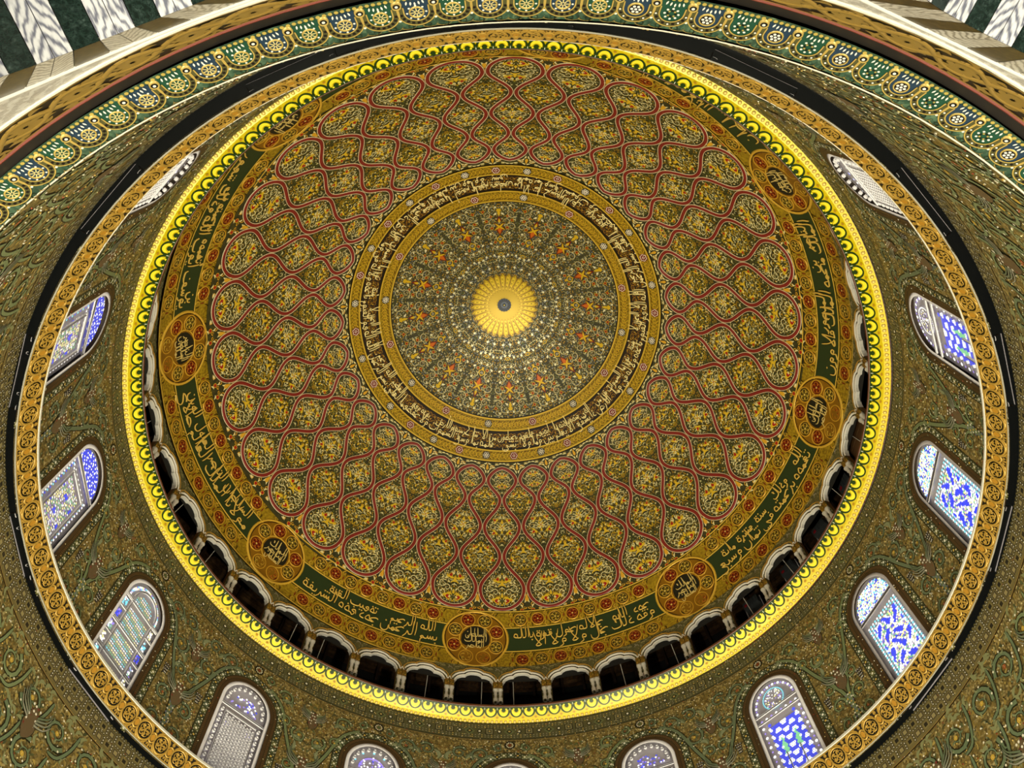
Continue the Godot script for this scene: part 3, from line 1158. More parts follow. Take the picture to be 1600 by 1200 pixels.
func build_gallery() -> void:
	var wall := thing("wall_gallery", "ring of small cusped white arches on paired colonnettes between cornice and dome", "arcade", "structure")
	stretch(wall, -0.0085, -0.075)
	var line := foil()
	# face and soffit of one bay
	fresh()
	on_dome()
	var hw := BAY * GR / 2
	var xs := PackedVector2Array([Vector2(-hw, -0.1), Vector2(-0.62 * AX, -0.1)])
	xs.append_array(line)
	xs.append_array(PackedVector2Array([Vector2(0.62 * AX, -0.1), Vector2(hw, -0.1)]))
	for i in xs.size() - 1:
		var a := xs[i]
		var b := xs[i + 1]
		var k := V.size()
		if b.x - a.x > 1e-4:
			for q in [[a.x, a.y], [b.x, b.y], [b.x, 1.42], [a.x, 1.42]]:
				vert(float(q[0]) / GR, q[1], 0.0, Color.WHITE)
			quad(k, k + 1, k + 2, k + 3)
	var face := made()
	fresh()
	on_dome()
	for i in range(1, xs.size() - 2):
		var a := xs[i]
		var b := xs[i + 1]
		at(a.x / GR, a.y, 0.01)
		var p0 := pp
		at(b.x / GR, b.y, 0.01)
		var p1 := pp
		at(b.x / GR, b.y, -0.13)
		var p2 := pp
		at(a.x / GR, a.y, -0.13)
		var col := L("e4dfd6") if (i > 1 and i < xs.size() - 3) else L("6b4a22")
		quad3(p0, p1, p2, pp, col)
	var soffit := made()
	fresh()
	on_dome()
	lift = 0.01
	var ext := PackedVector2Array([Vector2(-hw + 0.02, 0.72)])
	ext.append_array(line)
	ext.append(Vector2(hw - 0.02, 0.72))
	stroke(para(line, 0.022), 0.045, L("efe9dc"), 0, 0.02)
	stroke(para(line, 0.068), 0.05, L("0c0a08"), 0)
	var outer := PackedVector2Array([Vector2(-hw, 0.87)])
	for p in para(line, 0.118):
		if absf(p.x) < hw - 0.05:
			outer.append(p)
	outer.append(Vector2(hw, 0.87))
	stroke(outer, 0.06, L("efe9dc"), 0, 0.03)
	stroke(para(outer, 0.05), 0.04, L("0c0a08"), 0)
	stroke(para(outer, 0.09), 0.045, L("b58a36"), 0, 0.02)
	stroke(para(outer, 0.125), 0.025, L("1a130a"), 0)
	var mould := made()
	fresh()
	on_dome()
	uc = BAY / 2
	lift = 0.01
	ring(0, 1.22, 0.075, 0.03, L("8f8574"), 14, 0.01)
	disc(0, 1.22, 0.055, L("4a1a1e"), 10)
	for k in 6:
		leaf(0, 1.22, TAU * k / 6.0, 0.05, 0.025, L("b5a688"))
	mirror = true
	for q in [[0.12, 1.26, 0.3], [0.1, 1.14, 0.8], [0.3, 1.33, 0.1], [0.2, 1.34, -0.5], [0.44, 1.37, 0.0]]:
		leaf(q[0], q[1], q[2], 0.14, 0.045, L("8d8355"), 0.2)
		stroke(arc(q[0], q[1], 0.06, 0.04, 0, 4.0, 7), 0.016, L("2d2a14"), 2)
	mirror = false
	var spandrel := made()
	fresh()
	on_dome()
	uc = BAY / 2
	lift = 0.03
	stroke(PackedVector2Array([Vector2(-0.155, 0.63), Vector2(0.155, 0.63)]), 0.36, L("8c6a24"), 0, 0.02)
	lift = 0.055
	rng.seed = 14
	for k in 16:
		square(rng.randf_range(-0.13, 0.13), rng.randf_range(0.48, 0.78), 0.02, [L("4c3a12"), L("c9a044"), L("5d5a2a"), L("a58038")][k % 4])
	stroke(PackedVector2Array([Vector2(0, 0.45), Vector2(0, 0.81)]), 0.02, L("3b2a10"), 0)
	stroke(PackedVector2Array([Vector2(-0.16, 0.45), Vector2(0.16, 0.45)]), 0.05, L("d8d0be"), 0, 0.02)
	var impost := made()
	fresh()
	var prof := [[0.075, 0.0], [0.078, 0.05], [0.06, 0.07], [0.072, 0.11], [0.072, 0.15], [0.05, 0.17], [0.046, 0.24], [0.05, 0.31], [0.064, 0.33], [0.05, 0.36], [0.06, 0.4], [0.085, 0.47], [0.085, 0.5], [0.0, 0.5]]
	lathe(prof, 10, Vector3.ZERO, L("d9d3c6"))
	var column := made()
	for k in 40:
		var turn := BAY0 + BAY / 2 + BAY * k
		var o := put("gallery_arch", face, "olive_mosaic", wall, turn)
		put("soffit", soffit, "paint", o)
		put("moulding", mould, "paint", o)
		put("spandrel_ornament", spandrel, "paint", o)
		put("impost", impost, "gilt", o)
		for s in [-0.0078, 0.0078]:
			var c := put("colonnette", column, "paint", wall)
			var u := BAY0 + BAY * k + float(s)
			c.position = Vector3(10.56 * sin(u), 22.44 + EYE, -10.56 * cos(u))
			c.scale = Vector3(1.06, 1.2, 1.06)
	# the dark passage behind: floor, back wall, sloping boards, posts
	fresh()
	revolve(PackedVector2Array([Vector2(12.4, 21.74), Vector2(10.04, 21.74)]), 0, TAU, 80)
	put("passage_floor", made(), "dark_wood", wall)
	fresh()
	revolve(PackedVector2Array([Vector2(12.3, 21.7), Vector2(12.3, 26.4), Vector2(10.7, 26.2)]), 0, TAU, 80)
	revolve(PackedVector2Array([Vector2(10.72, 23.6), Vector2(10.68, 24.2), Vector2(10.5, 25.0)]), 0, TAU, 80)  # backing ring added to stop sky leaking through the joint
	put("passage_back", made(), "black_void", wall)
	fresh()
	for j in 9:
		var t0 := j / 9.0
		var t1 := (j + 0.93) / 9.0
		revolve(PackedVector2Array([Vector2(lerpf(12.25, 12.0, t0), lerpf(24.8, 26.2, t0)), Vector2(lerpf(12.25, 12.0, t1) - 0.02 * (j % 2), lerpf(24.8, 26.2, t1))]), 0, TAU, 160)
	put("plank_lining", made(), "plank_wood", wall, 0.0, "stuff")
	rng.seed = 40
	for k in 40:
		for j in 2:
			fresh()
			box(Vector3.ZERO, Vector3(0.045, 1.0, 0.05))
			var o := put("post", made(), "dark_wood", wall)
			var u := BAY0 + BAY * (k + 0.3 + 0.38 * j + rng.randf_range(-0.06, 0.06))
			o.transform = Transform3D(Basis(Vector3.UP, -u) * Basis(Vector3.RIGHT, 0.17), Vector3(12.02 * sin(u), 25.4 + EYE, -12.02 * cos(u)))
	fresh()
	lathe([[0.012, -0.62], [0.012, 0.62]], 6, Vector3.ZERO, L("c9c5bc"))
	var rod := made()
	for k in 40:
		if k % 3 == 1:
			continue
		var o := put("tie_rod", rod, "paint", wall)
		var u := BAY0 + BAY * (k + 0.5 + 0.12 * (k % 4 - 1.5))
		o.transform = Transform3D(Basis(Vector3.UP, -u) * Basis(Vector3.RIGHT, 0.3), Vector3(10.9 * sin(u), 23.3 + EYE, -10.9 * cos(u)))

# ------------------------------------------------------------------ the bright cornice below the gallery
func build_cornice() -> void:
	var trim := thing("trim_2", "bright yellow cornice painted with green scallops above a row of gilt beads", "cornice", "structure")
	stretch(trim, -0.009, -0.075)
	fresh()
	revolve(PackedVector2Array([Vector2(10.5, 21.36), Vector2(10.33, 21.42), Vector2(10.21, 21.52), Vector2(10.11, 21.6), Vector2(10.065, 21.665)]), 0, TAU, 200, L("cdb40c"))
	put("yellow_face", made(), "lacquer", trim)
	fresh()
	revolve(PackedVector2Array([Vector2(10.065, 21.665), Vector2(10.03, 21.68), Vector2(10.02, 21.73), Vector2(10.04, 21.765), Vector2(10.9, 21.765)]), 0, TAU, 200)
	put("lip", made(), "lip_wood", trim)
	fresh()
	var l := on_cone(10.33, 21.42, 10.065, 21.665)
	lift = 0.02
	mirror = false
	var green := L("24380c")
	var hi := L("f0e030")
	stroke(PackedVector2Array([Vector2(-0.207, 0.335), Vector2(0.207, 0.335)]), 0.07, green, 0)
	stroke(arc(0, 0.25, 0.18, 0.165, PI - 0.25, TAU + 0.25, 16), 0.055, green, 0)
	lift = 0.026
	stroke(arc(0, 0.262, 0.115, 0.118, PI - 0.35, TAU + 0.35, 14), 0.098, hi, 1)
	lift = 0.03
	disc(0, 0.285, 0.068, green, 10)
	disc(0, 0.33, 0.05, green, 10)
	lift = 0.034
	disc(-0.085, 0.312, 0.026, hi, 8)
	disc(0.085, 0.312, 0.026, hi, 8)
	leaf(-0.1, 0.3, 0.4, 0.06, 0.02, hi)
	leaf(0.1, 0.3, PI - 0.4, 0.06, 0.02, hi)
	uc = TAU / 312.0
	disc(0, 0.25, 0.048, green, 8)
	drop(0, 0.27, PI / 2, 0.11, 0.08, green)
	lift = 0.038
	leaf(0, 0.27, PI / 2, 0.09, 0.018, L("dfe2cc"))
	leaf(0, 0.09, -PI / 2, 0.07, 0.09, L("b08410"))
	var scallop := made()
	for k in 156:
		put("scallop", scallop, "lacquer", trim, deg_to_rad(-0.78) + TAU * k / 156.0)
	# beads
	fresh()
	revolve(PackedVector2Array([Vector2(10.56, 21.33), Vector2(10.49, 21.36)]), 0, TAU, 160, L("3a1610"))
	for k in 450:
		var a := TAU * k / 450.0
		at_cone_tri(a, TAU / 1100.0)
	put("bead_ground", made(), "paint", trim)
	var ball := SphereMesh.new()
	ball.radius = 0.056
	ball.height = 0.112
	ball.radial_segments = 10
	ball.rings = 6
	var mm := MultiMesh.new()
	mm.transform_format = MultiMesh.TRANSFORM_3D
	mm.mesh = ball
	mm.instance_count = 450
	for k in 450:
		var a := TAU * (k + 0.5) / 450.0
		mm.set_instance_transform(k, Transform3D(Basis(Vector3.UP, -a).scaled(Vector3(1.0, 1.0, 1.0)), Vector3(10.405 * sin(a), 21.4 + EYE, -10.405 * cos(a))))
	var beads := MultiMeshInstance3D.new()
	beads.name = "bead_row"
	beads.multimesh = mm
	mat("bead_gold", "e4c66a", 0.35, 0.3)
	beads.material_override = M["bead_gold"]
	beads.set_meta("kind", "stuff")
	trim.add_child(beads, true)

func at_cone_tri(a: float, w: float) -> void:
	var b := V.size()
	for q in [[a - w, 10.49, 21.35], [a + w, 10.49, 21.35], [a, 10.47, 21.27]]:
		V.append(Vector3(float(q[1]) * sin(q[0]), float(q[2]) + EYE, -float(q[1]) * cos(q[0])))
		N.append(Vector3(-sin(a), -0.2, cos(a)).normalized())
		C.append(L("6a2418"))
	tri(b, b + 1, b + 2)

# ------------------------------------------------------------------ mosaics
func vine_scroll(x: float, y: float, r: float, a0: float, dir: float, stem: Color, w: float) -> void:
	var edge := L("17160c")
	outlined(spiral(x, y, r, a0, 1.35 * dir, 18), w, stem, edge, w * 0.35, 2)
	lift += 0.004
	for k in 7:
		var t := (k + 0.5) / 7.0
		var a := a0 + 1.35 * dir * TAU * t
		var q := r * (1.0 - 0.82 * t)
		leaf(x + q * cos(a), y + q * sin(a), a + dir * 0.9, r * 0.36, r * 0.13, stem.lerp(L("a9a270"), 0.3 if k % 2 else 0.0), 0.25 * dir)
	for k in 3:
		var a := a0 + dir * (0.4 + k * 1.3)
		disc(x + r * 1.02 * cos(a), y + r * 1.02 * sin(a), w * 0.3, L("d9d2b8"), 5)
	disc(x, y, r * 0.16, L("8b4a24") if rng.randf() < 0.4 else L("b7963a"), 8)
	disc(x, y + r * 0.02, r * 0.07, L("e6dfc6"), 5)
	lift -= 0.004

func vase(x: float, y: float, r: float) -> void:   # jewelled vase with striped wings
	var edge := L("14120c")
	var grey := L("8d8a78")
	lift += 0.002
	outlined(smooth(PackedVector2Array([Vector2(x, y - r), Vector2(x + 0.02, y - r * 0.4), Vector2(x, y + r * 0.5)]), 4), r * 0.75, L("5a4a34"), edge, 0.02, 1)
	lift += 0.004
	for j in 5:
		for i in 4:
			disc(x + (i - 1.5) * r * 0.16, y - r * 0.5 + j * r * 0.24, r * 0.06, L("ddd6c4") if (i + j) % 3 else L("6e2a22"), 5)
	for s in [-1.0, 1.0]:
		for j in 4:
			outlined(smooth(PackedVector2Array([Vector2(x + s * r * 0.25, y - r * 0.2 + j * r * 0.12), Vector2(x + s * r * 0.75, y + j * r * 0.2), Vector2(x + s * r * (1.05 - 0.08 * j), y + r * (0.45 + j * 0.2))]), 4), r * 0.1, grey.lerp(L("4c5c40"), j * 0.28), edge, 0.012, 2)
	lift -= 0.006

func pearls(x0: float, x1: float, y: float, n: int, r: float, c: Color) -> void:
	for i in n:
		disc(lerpf(x0, x1, (i + 0.5) / n), y, r, c, 5)

func window_line(off: float, foot := 0.0) -> PackedVector2Array:   # outline of a window, right foot over the arch to left foot, v from h = 15.7
	var r := 0.83 + off
	var o := PackedVector2Array([Vector2(r, foot), Vector2(r, 1.6), Vector2(r, 3.15)])
	o.append_array(arc(0, 3.18, r, r, 0.06, PI - 0.06, 20))
	o.append_array(PackedVector2Array([Vector2(-r, 3.15), Vector2(-r, 1.6), Vector2(-r, foot)]))
	return o

func build_drum() -> void:
	var wall := thing("wall_upper", "upper drum wall of gold mosaic with jewelled plants between the stained windows", "mosaic wall", "structure")
	stretch(wall, -0.0115, -0.04)
	var sec := TAU / 16.0
	var rw := 10.42
	fresh()
	var l := on_cone(rw, 15.7, 10.47, 21.42)
	var line := window_line(0.0)
	var hw := sec * rw / 2
	for s in [-1.0, 1.0]:
		grid(s * sec / 2, s * 0.83 / rw, 8, 0.0, l, 4)
	for i in line.size() - 1:
		var a := line[i]
		var b := line[i + 1]
		if absf(a.x - b.x) < 1e-4:
			continue
		var k := V.size()
		for q in [[a.x, a.y], [b.x, b.y], [b.x, l], [a.x, l]]:
			vert(float(q[0]) / rw, q[1], 0.0, Color.WHITE)
		quad(k, k + 1, k + 2, k + 3)
	var face := made()
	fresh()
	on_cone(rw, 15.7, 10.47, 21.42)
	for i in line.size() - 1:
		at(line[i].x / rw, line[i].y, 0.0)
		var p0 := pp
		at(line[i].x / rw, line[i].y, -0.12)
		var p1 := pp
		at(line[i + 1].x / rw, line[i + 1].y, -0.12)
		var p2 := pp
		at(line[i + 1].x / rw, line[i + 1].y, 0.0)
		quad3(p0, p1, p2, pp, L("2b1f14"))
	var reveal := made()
	# window surround
	fresh()
	on_cone(rw, 15.7, 10.47, 21.42)
	lift = 0.006
	stroke(window_line(0.045), 0.1, L("3f2c18"), 0)
	stroke(window_line(0.105), 0.02, L("15100a"), 0)
	stroke(window_line(0.15), 0.08, L("5a4322"), 0)
	stroke(window_line(0.2), 0.022, L("15100a"), 0)
	stroke(window_line(0.31), 0.2, L("3c402a"), 0)
	stroke(window_line(0.42), 0.022, L("15100a"), 0)
	lift = 0.012
	rng.seed = 50
	var path := window_line(0.31)
	var run := 0.0
	var step := 0.0
	var count := 0
	for i in path.size() - 1:
		var seg := path[i].distance_to(path[i + 1])
		while step < run + seg:
			var p := path[i].lerp(path[i + 1], (step - run) / seg)
			var kind := count % 3
			diamond(p.x, p.y, 0.085, [L("6a6a3a"), L("20241a"), L("4f5a44")][kind])
			lift += 0.004
			disc(p.x, p.y, 0.036, [L("d8d2bc"), L("b79c4a"), L("e4dfcf")][kind], 6)
			for a in 4:
				disc(p.x + 0.085 * cos(a * PI / 2 + 0.78), p.y + 0.085 * sin(a * PI / 2 + 0.78), 0.017, L("cfc8b0"), 5)
			lift -= 0.004
			step += 0.215
			count += 1
		run += seg
	path = window_line(0.15)
	run = 0.0
	step = 0.0
	for i in path.size() - 1:
		var seg := path[i].distance_to(path[i + 1])
		while step < run + seg:
			var p := path[i].lerp(path[i + 1], (step - run) / seg)
			var d := (path[i + 1] - path[i]).normalized()
			stroke(PackedVector2Array([p + Vector2(-d.y, d.x) * 0.035 - d * 0.02, p - Vector2(-d.y, d.x) * 0.035 + d * 0.02]), 0.018, L("2a1c0e"), 0)
			step += 0.06
		run += seg
	var surround := made()
	# the plant between two windows: two variants
	var plants := []
	for variant in 2:
		fresh()
		on_cone(rw, 15.7, 10.47, 21.42)
		rng.seed = 60 + variant
		uc = sec / 2
		mirror = true
		lift = 0.004
		var ins := func(p: Vector2) -> bool:
			var edge := 2.04 - 1.33 if p.y < 3.15 else 2.04 - sqrt(maxf(0.0, 1.33 * 1.33 - pow(p.y - 3.18, 2.0))) if p.y < 4.5 else 2.04
			return p.x < edge - 0.06
		fill_curls(0.04, 2.0, 0.6, 4.75, 0.15, [L("4d5534"), L("5e5c3c"), L("39412c"), L("8f7c3c"), L("6d5424")], 0.03, ins)
		lift = 0.012
		var stem := L("66724f") if variant == 0 else L("5c684e")
		var dark := L("15140c")
		outlined(smooth(PackedVector2Array([Vector2(0.0, 0.4), Vector2(0.05, 1.6), Vector2(0.3, 2.3), Vector2(0.62, 3.0), Vector2(1.0, 3.9), Vector2(1.5, 4.35)]), 5), 0.09, stem, dark, 0.025, 3)
		for q in ([[0.36, 0.95, 0.24, 2.8, 1.0], [0.36, 1.55, 0.24, -2.6, -1.0], [0.42, 2.2, 0.2, 2.4, 1.0], [0.3, 3.3, 0.26, 1.0, -1.0], [0.8, 3.0 + 0.55, 0.22, -0.8, 1.0], [0.95, 4.35, 0.27, 0.2, 1.0], [1.55, 4.62, 0.16, 1.5, -1.0]] if variant == 0 else [[0.34, 0.9, 0.26, -2.0, 1.0], [0.4, 1.7, 0.25, 2.2, -1.0], [0.22, 2.75, 0.2, 0.4, 1.0], [0.55, 3.45, 0.3, 2.0, 1.0], [1.15, 4.3, 0.3, -2.4, -1.0], [0.5, 4.35, 0.24, 0.6, 1.0], [1.7, 4.6, 0.16, 1.0, 1.0]]):
			vine_scroll(q[0], q[1], q[2], q[3], q[4], stem, 0.075)
		for q in [[0.2, 3.0, 0.5], [0.7, 4.1, 0.2], [1.25, 4.0 + 0.1, 0.1], [0.16, 4.0, 1.2], [0.55, 2.7, 2.0]]:
			leaf(q[0], q[1], q[2], 0.4, 0.12, L("7b8060"), 0.3)
			leaf(q[0], q[1], float(q[2]) + 0.5, 0.3, 0.08, L("5c6446"), 0.3)
		mirror = false
		lift = 0.018
		vase(0, 2.35 if variant == 0 else 2.1, 0.5)
		vase(0, 4.1 if variant == 0 else 3.7, 0.42)
		for j in 9:
			for i in 3:
				disc((i - 1) * 0.07, 0.7 + j * 0.12, 0.028, [L("d9d3c0"), L("c29a4c"), L("6d6f86")][(i + j) % 3], 5)
		mirror = true
		for j in 4:
			for i in 3:
				disc(0.62 + (i - 1) * 0.07 * (1.0 - j * 0.2), 2.0 + variant * 0.5 - j * 0.09, 0.04, L("23262a"), 6)
				lift += 0.003
				disc(0.61 + (i - 1) * 0.07 * (1.0 - j * 0.2), 2.01 + variant * 0.5 - j * 0.09, 0.016, L("d4cfc0"), 5)
				lift -= 0.003
		mirror = false
		uc = 0.0
		ring(0, 4.72, 0.14, 0.05, dark, 16)
		for k in 10:
			disc(0.1 * cos(TAU * k / 10.0), 4.72 + 0.1 * sin(TAU * k / 10.0), 0.022, L("dcd6c4"), 5)
		disc(0, 4.72, 0.05, L("70301c") if variant == 0 else L("4c5a3a"), 8)
		plants.append(made())
	# jewelled band under the cornice
	fresh()
	on_cone(rw, 15.7, 10.47, 21.42)
	grid(-sec / 2, sec / 2, 8, 4.95, 5.72, 1, L("4d4a30"), 0.004)
	lift = 0.008
	for v in [4.93, 4.98, 5.62]:
		grid(-sec / 2, sec / 2, 8, v - 0.01, v + 0.01, 1, L("8a7240") if v < 4.95 else L("1a170e"), 0.008)
	for k in 13:
		var x := (k - 6) * 0.314
		var q := k % 4
		lift = 0.01
		if q == 0:
			square(x, 5.3, 0.13, L("1d1b12"))
			lift += 0.003
			square(x, 5.3, 0.1, L("7a7454"))
			lift += 0.003
			square(x, 5.3, 0.06, L("26221a"))
		elif q == 2:
			diamond(x, 5.3, 0.17, L("5e6440"))
			lift += 0.003
			diamond(x, 5.3, 0.1, L("1c1a14"))
		else:
			disc(x, 5.3, 0.075, L("1b1812"), 10)
		lift += 0.004
		disc(x, 5.3, 0.038, L("dbd5c2") if k % 2 else L("a8935a"), 7)
	lift = 0.012
	for k in 40:
		for y in [5.06, 5.14, 5.46, 5.54]:
			disc((k - 19.5) * 0.102, y, 0.02, L("8f8a74") if (k + int(y * 100)) % 3 else L("c9a95c"), 5)
	var band := made()
	for k in 16:
		var o := put("window_bay", face, "gold_mosaic", wall, sec * k)
		put("window_reveal", reveal, "paint", o)
		put("jewelled_surround", surround, "paint", o)
		put("jewelled_band", band, "paint", o)
		put("mosaic_plant", plants[k % 2], "paint", o, 0.0, "stuff")
	scatter("tessera_glint", wall, [rw, 15.9, 10.47, 21.3], 7000, 71, func(u: float, h: float) -> bool:
		var d := absf(fposmod(u + sec / 2, sec) - sec / 2) * rw
		return d > 0.85 or h > 19.8)

func scatter(called: String, parent: Node3D, ring_: Array, n: int, seed_: int, ok: Callable) -> void:   # single mosaic stones, sparkle painted into the pale and gold ones
	rng.seed = seed_
	var l := on_cone(ring_[0], ring_[1], ring_[2], ring_[3])
	var quadm := BoxMesh.new()
	quadm.size = Vector3(0.024, 0.024, 0.012)
	var list := []
	var cols := [L("e6e0cc"), L("cfae5c"), L("c8c2ae"), L("8c3a26"), L("2c2a1e"), L("1c1a12"), L("6c7a62"), L("d6c68c")]
	while list.size() < n:
		var u := rng.randf() * TAU
		var v := rng.randf() * l
		var c: Color = cols[rng.randi() % cols.size()]
		if (ok as Callable).call(u, float(ring_[1]) + v):
			at(u, v, 0.006)
			list.append([Transform3D(Basis(Vector3.UP, -u) * Basis(Vector3.BACK, rng.randf() * 1.5) * Basis(Vector3.RIGHT, rng.randf_range(-0.25, 0.25)), pp), c])
	var mm := MultiMesh.new()
	mm.transform_format = MultiMesh.TRANSFORM_3D
	mm.use_colors = true
	mm.mesh = quadm
	mm.instance_count = n
	for i in n:
		mm.set_instance_transform(i, list[i][0])
		mm.set_instance_color(i, list[i][1])
	var o := MultiMeshInstance3D.new()
	o.name = numbered(called)
	o.multimesh = mm
	o.material_override = M["gilt"]
	o.set_meta("kind", "stuff")
	parent.add_child(o, true)

# ------------------------------------------------------------------ the ledge: gilded roundel frieze over a black stone soffit
func build_ledge() -> void:
	var trim := thing("trim_3", "black and gold frieze of interlaced roundels on the ledge below the windows", "frieze", "structure")
	stretch(trim, -0.0125, -0.03)
	fresh()
	revolve(PackedVector2Array([Vector2(10.395, 15.735), Vector2(10.22, 16.27)]), 0, TAU, 192, L("1a1206"))
	put("frieze_ground", made(), "paint", trim)
	fresh()
	revolve(PackedVector2Array([Vector2(10.225, 16.262), Vector2(10.213, 16.268), Vector2(10.208, 16.285), Vector2(10.215, 16.345), Vector2(10.6, 16.345)]), 0, TAU, 192)
	put("white_lip", made(), "white_line", trim)
	fresh()
	var l := on_cone(10.395, 15.735, 10.22, 16.27)
	lift = 0.012
	var gold := L("ac8838")
	vc = l / 2
	var w := TAU / 112.0 * 10.31
	ring(0, 0, 0.215, 0.045, gold, 22, 0.014)
	disc(0, 0, 0.185, L("140e06"), 20)
	lift = 0.018
	rng.seed = 80
	for k in 5:
		var a := TAU * k / 5.0 + 0.3
		stroke(arc(0.085 * cos(a), 0.085 * sin(a), 0.07, 0.07, a - 2.0, a + 1.5, 7), 0.036, gold, 2, 0.01)
		leaf(0.02 * cos(a), 0.02 * sin(a), a + 0.7, 0.15, 0.055, gold, 0.3)
	disc(0, 0, 0.035, gold, 7)
	var big := made()
	fresh()
	on_cone(10.395, 15.735, 10.22, 16.27)
	vc = l / 2
	uc = TAU / 224.0
	lift = 0.012
	disc1(0, 0, 0.055, 0.085, L("b5842c"), 14)
	stroke(arc(0, 0, 0.085, 0.12, 0, TAU, 18), 0.036, gold, 0, 0.014)
	for s in [-1.0, 1.0]:
		for q in [-1.0, 1.0]:
			stroke(smooth(PackedVector2Array([Vector2(q * 0.09, s * 0.05), Vector2(q * 0.11, s * 0.17), Vector2(q * 0.22, s * 0.252)]), 4), 0.034, gold, 0, 0.012)
			leaf(q * 0.02, s * 0.15, PI / 2 * s + q * 0.5, 0.09, 0.05, gold, 0.2 * q)
		leaf(0, s * 0.14, PI / 2 * s, 0.12, 0.05, gold)
		drop(0.14 * s, 0.2 * s, s * 1.2, 0.06, 0.035, gold)
		drop(-0.14 * s, 0.2 * s, PI - s * 1.2, 0.06, 0.035, gold)
	var oval := made()
	fresh()
	on_cone(10.395, 15.735, 10.22, 16.27)
	for v in [0.022, l - 0.03]:
		grid(0, TAU, 192, v - 0.014, v + 0.014, 1, gold, 0.01)
	put("gilded_line", made(), "gilt", trim)
	for k in 112:
		put("gilded_roundel", big, "gilt", trim, deg_to_rad(53.9) + TAU * k / 112.0)
		put("gilded_oval", oval, "gilt", trim, deg_to_rad(53.9) + TAU * k / 112.0)
	var dark := thing("trim_4", "broad smooth black stone soffit ring under the gold roundel frieze", "soffit", "structure")
	stretch(dark, -0.0125, -0.03)
	fresh()
	revolve(PackedVector2Array([Vector2(10.9, 15.75), Vector2(10.66, 15.745), Vector2(10.42, 15.725), Vector2(10.395, 15.735)]), 0, TAU, 192)
	put("stone_ring", made(), "black_stone", dark)
	fresh()
	revolve(PackedVector2Array([Vector2(10.41, 15.722), Vector2(10.385, 15.73), Vector2(10.385, 15.75)]), 0, TAU, 192, L("8a8474"))
	put("ring_edge", made(), "paint", dark)

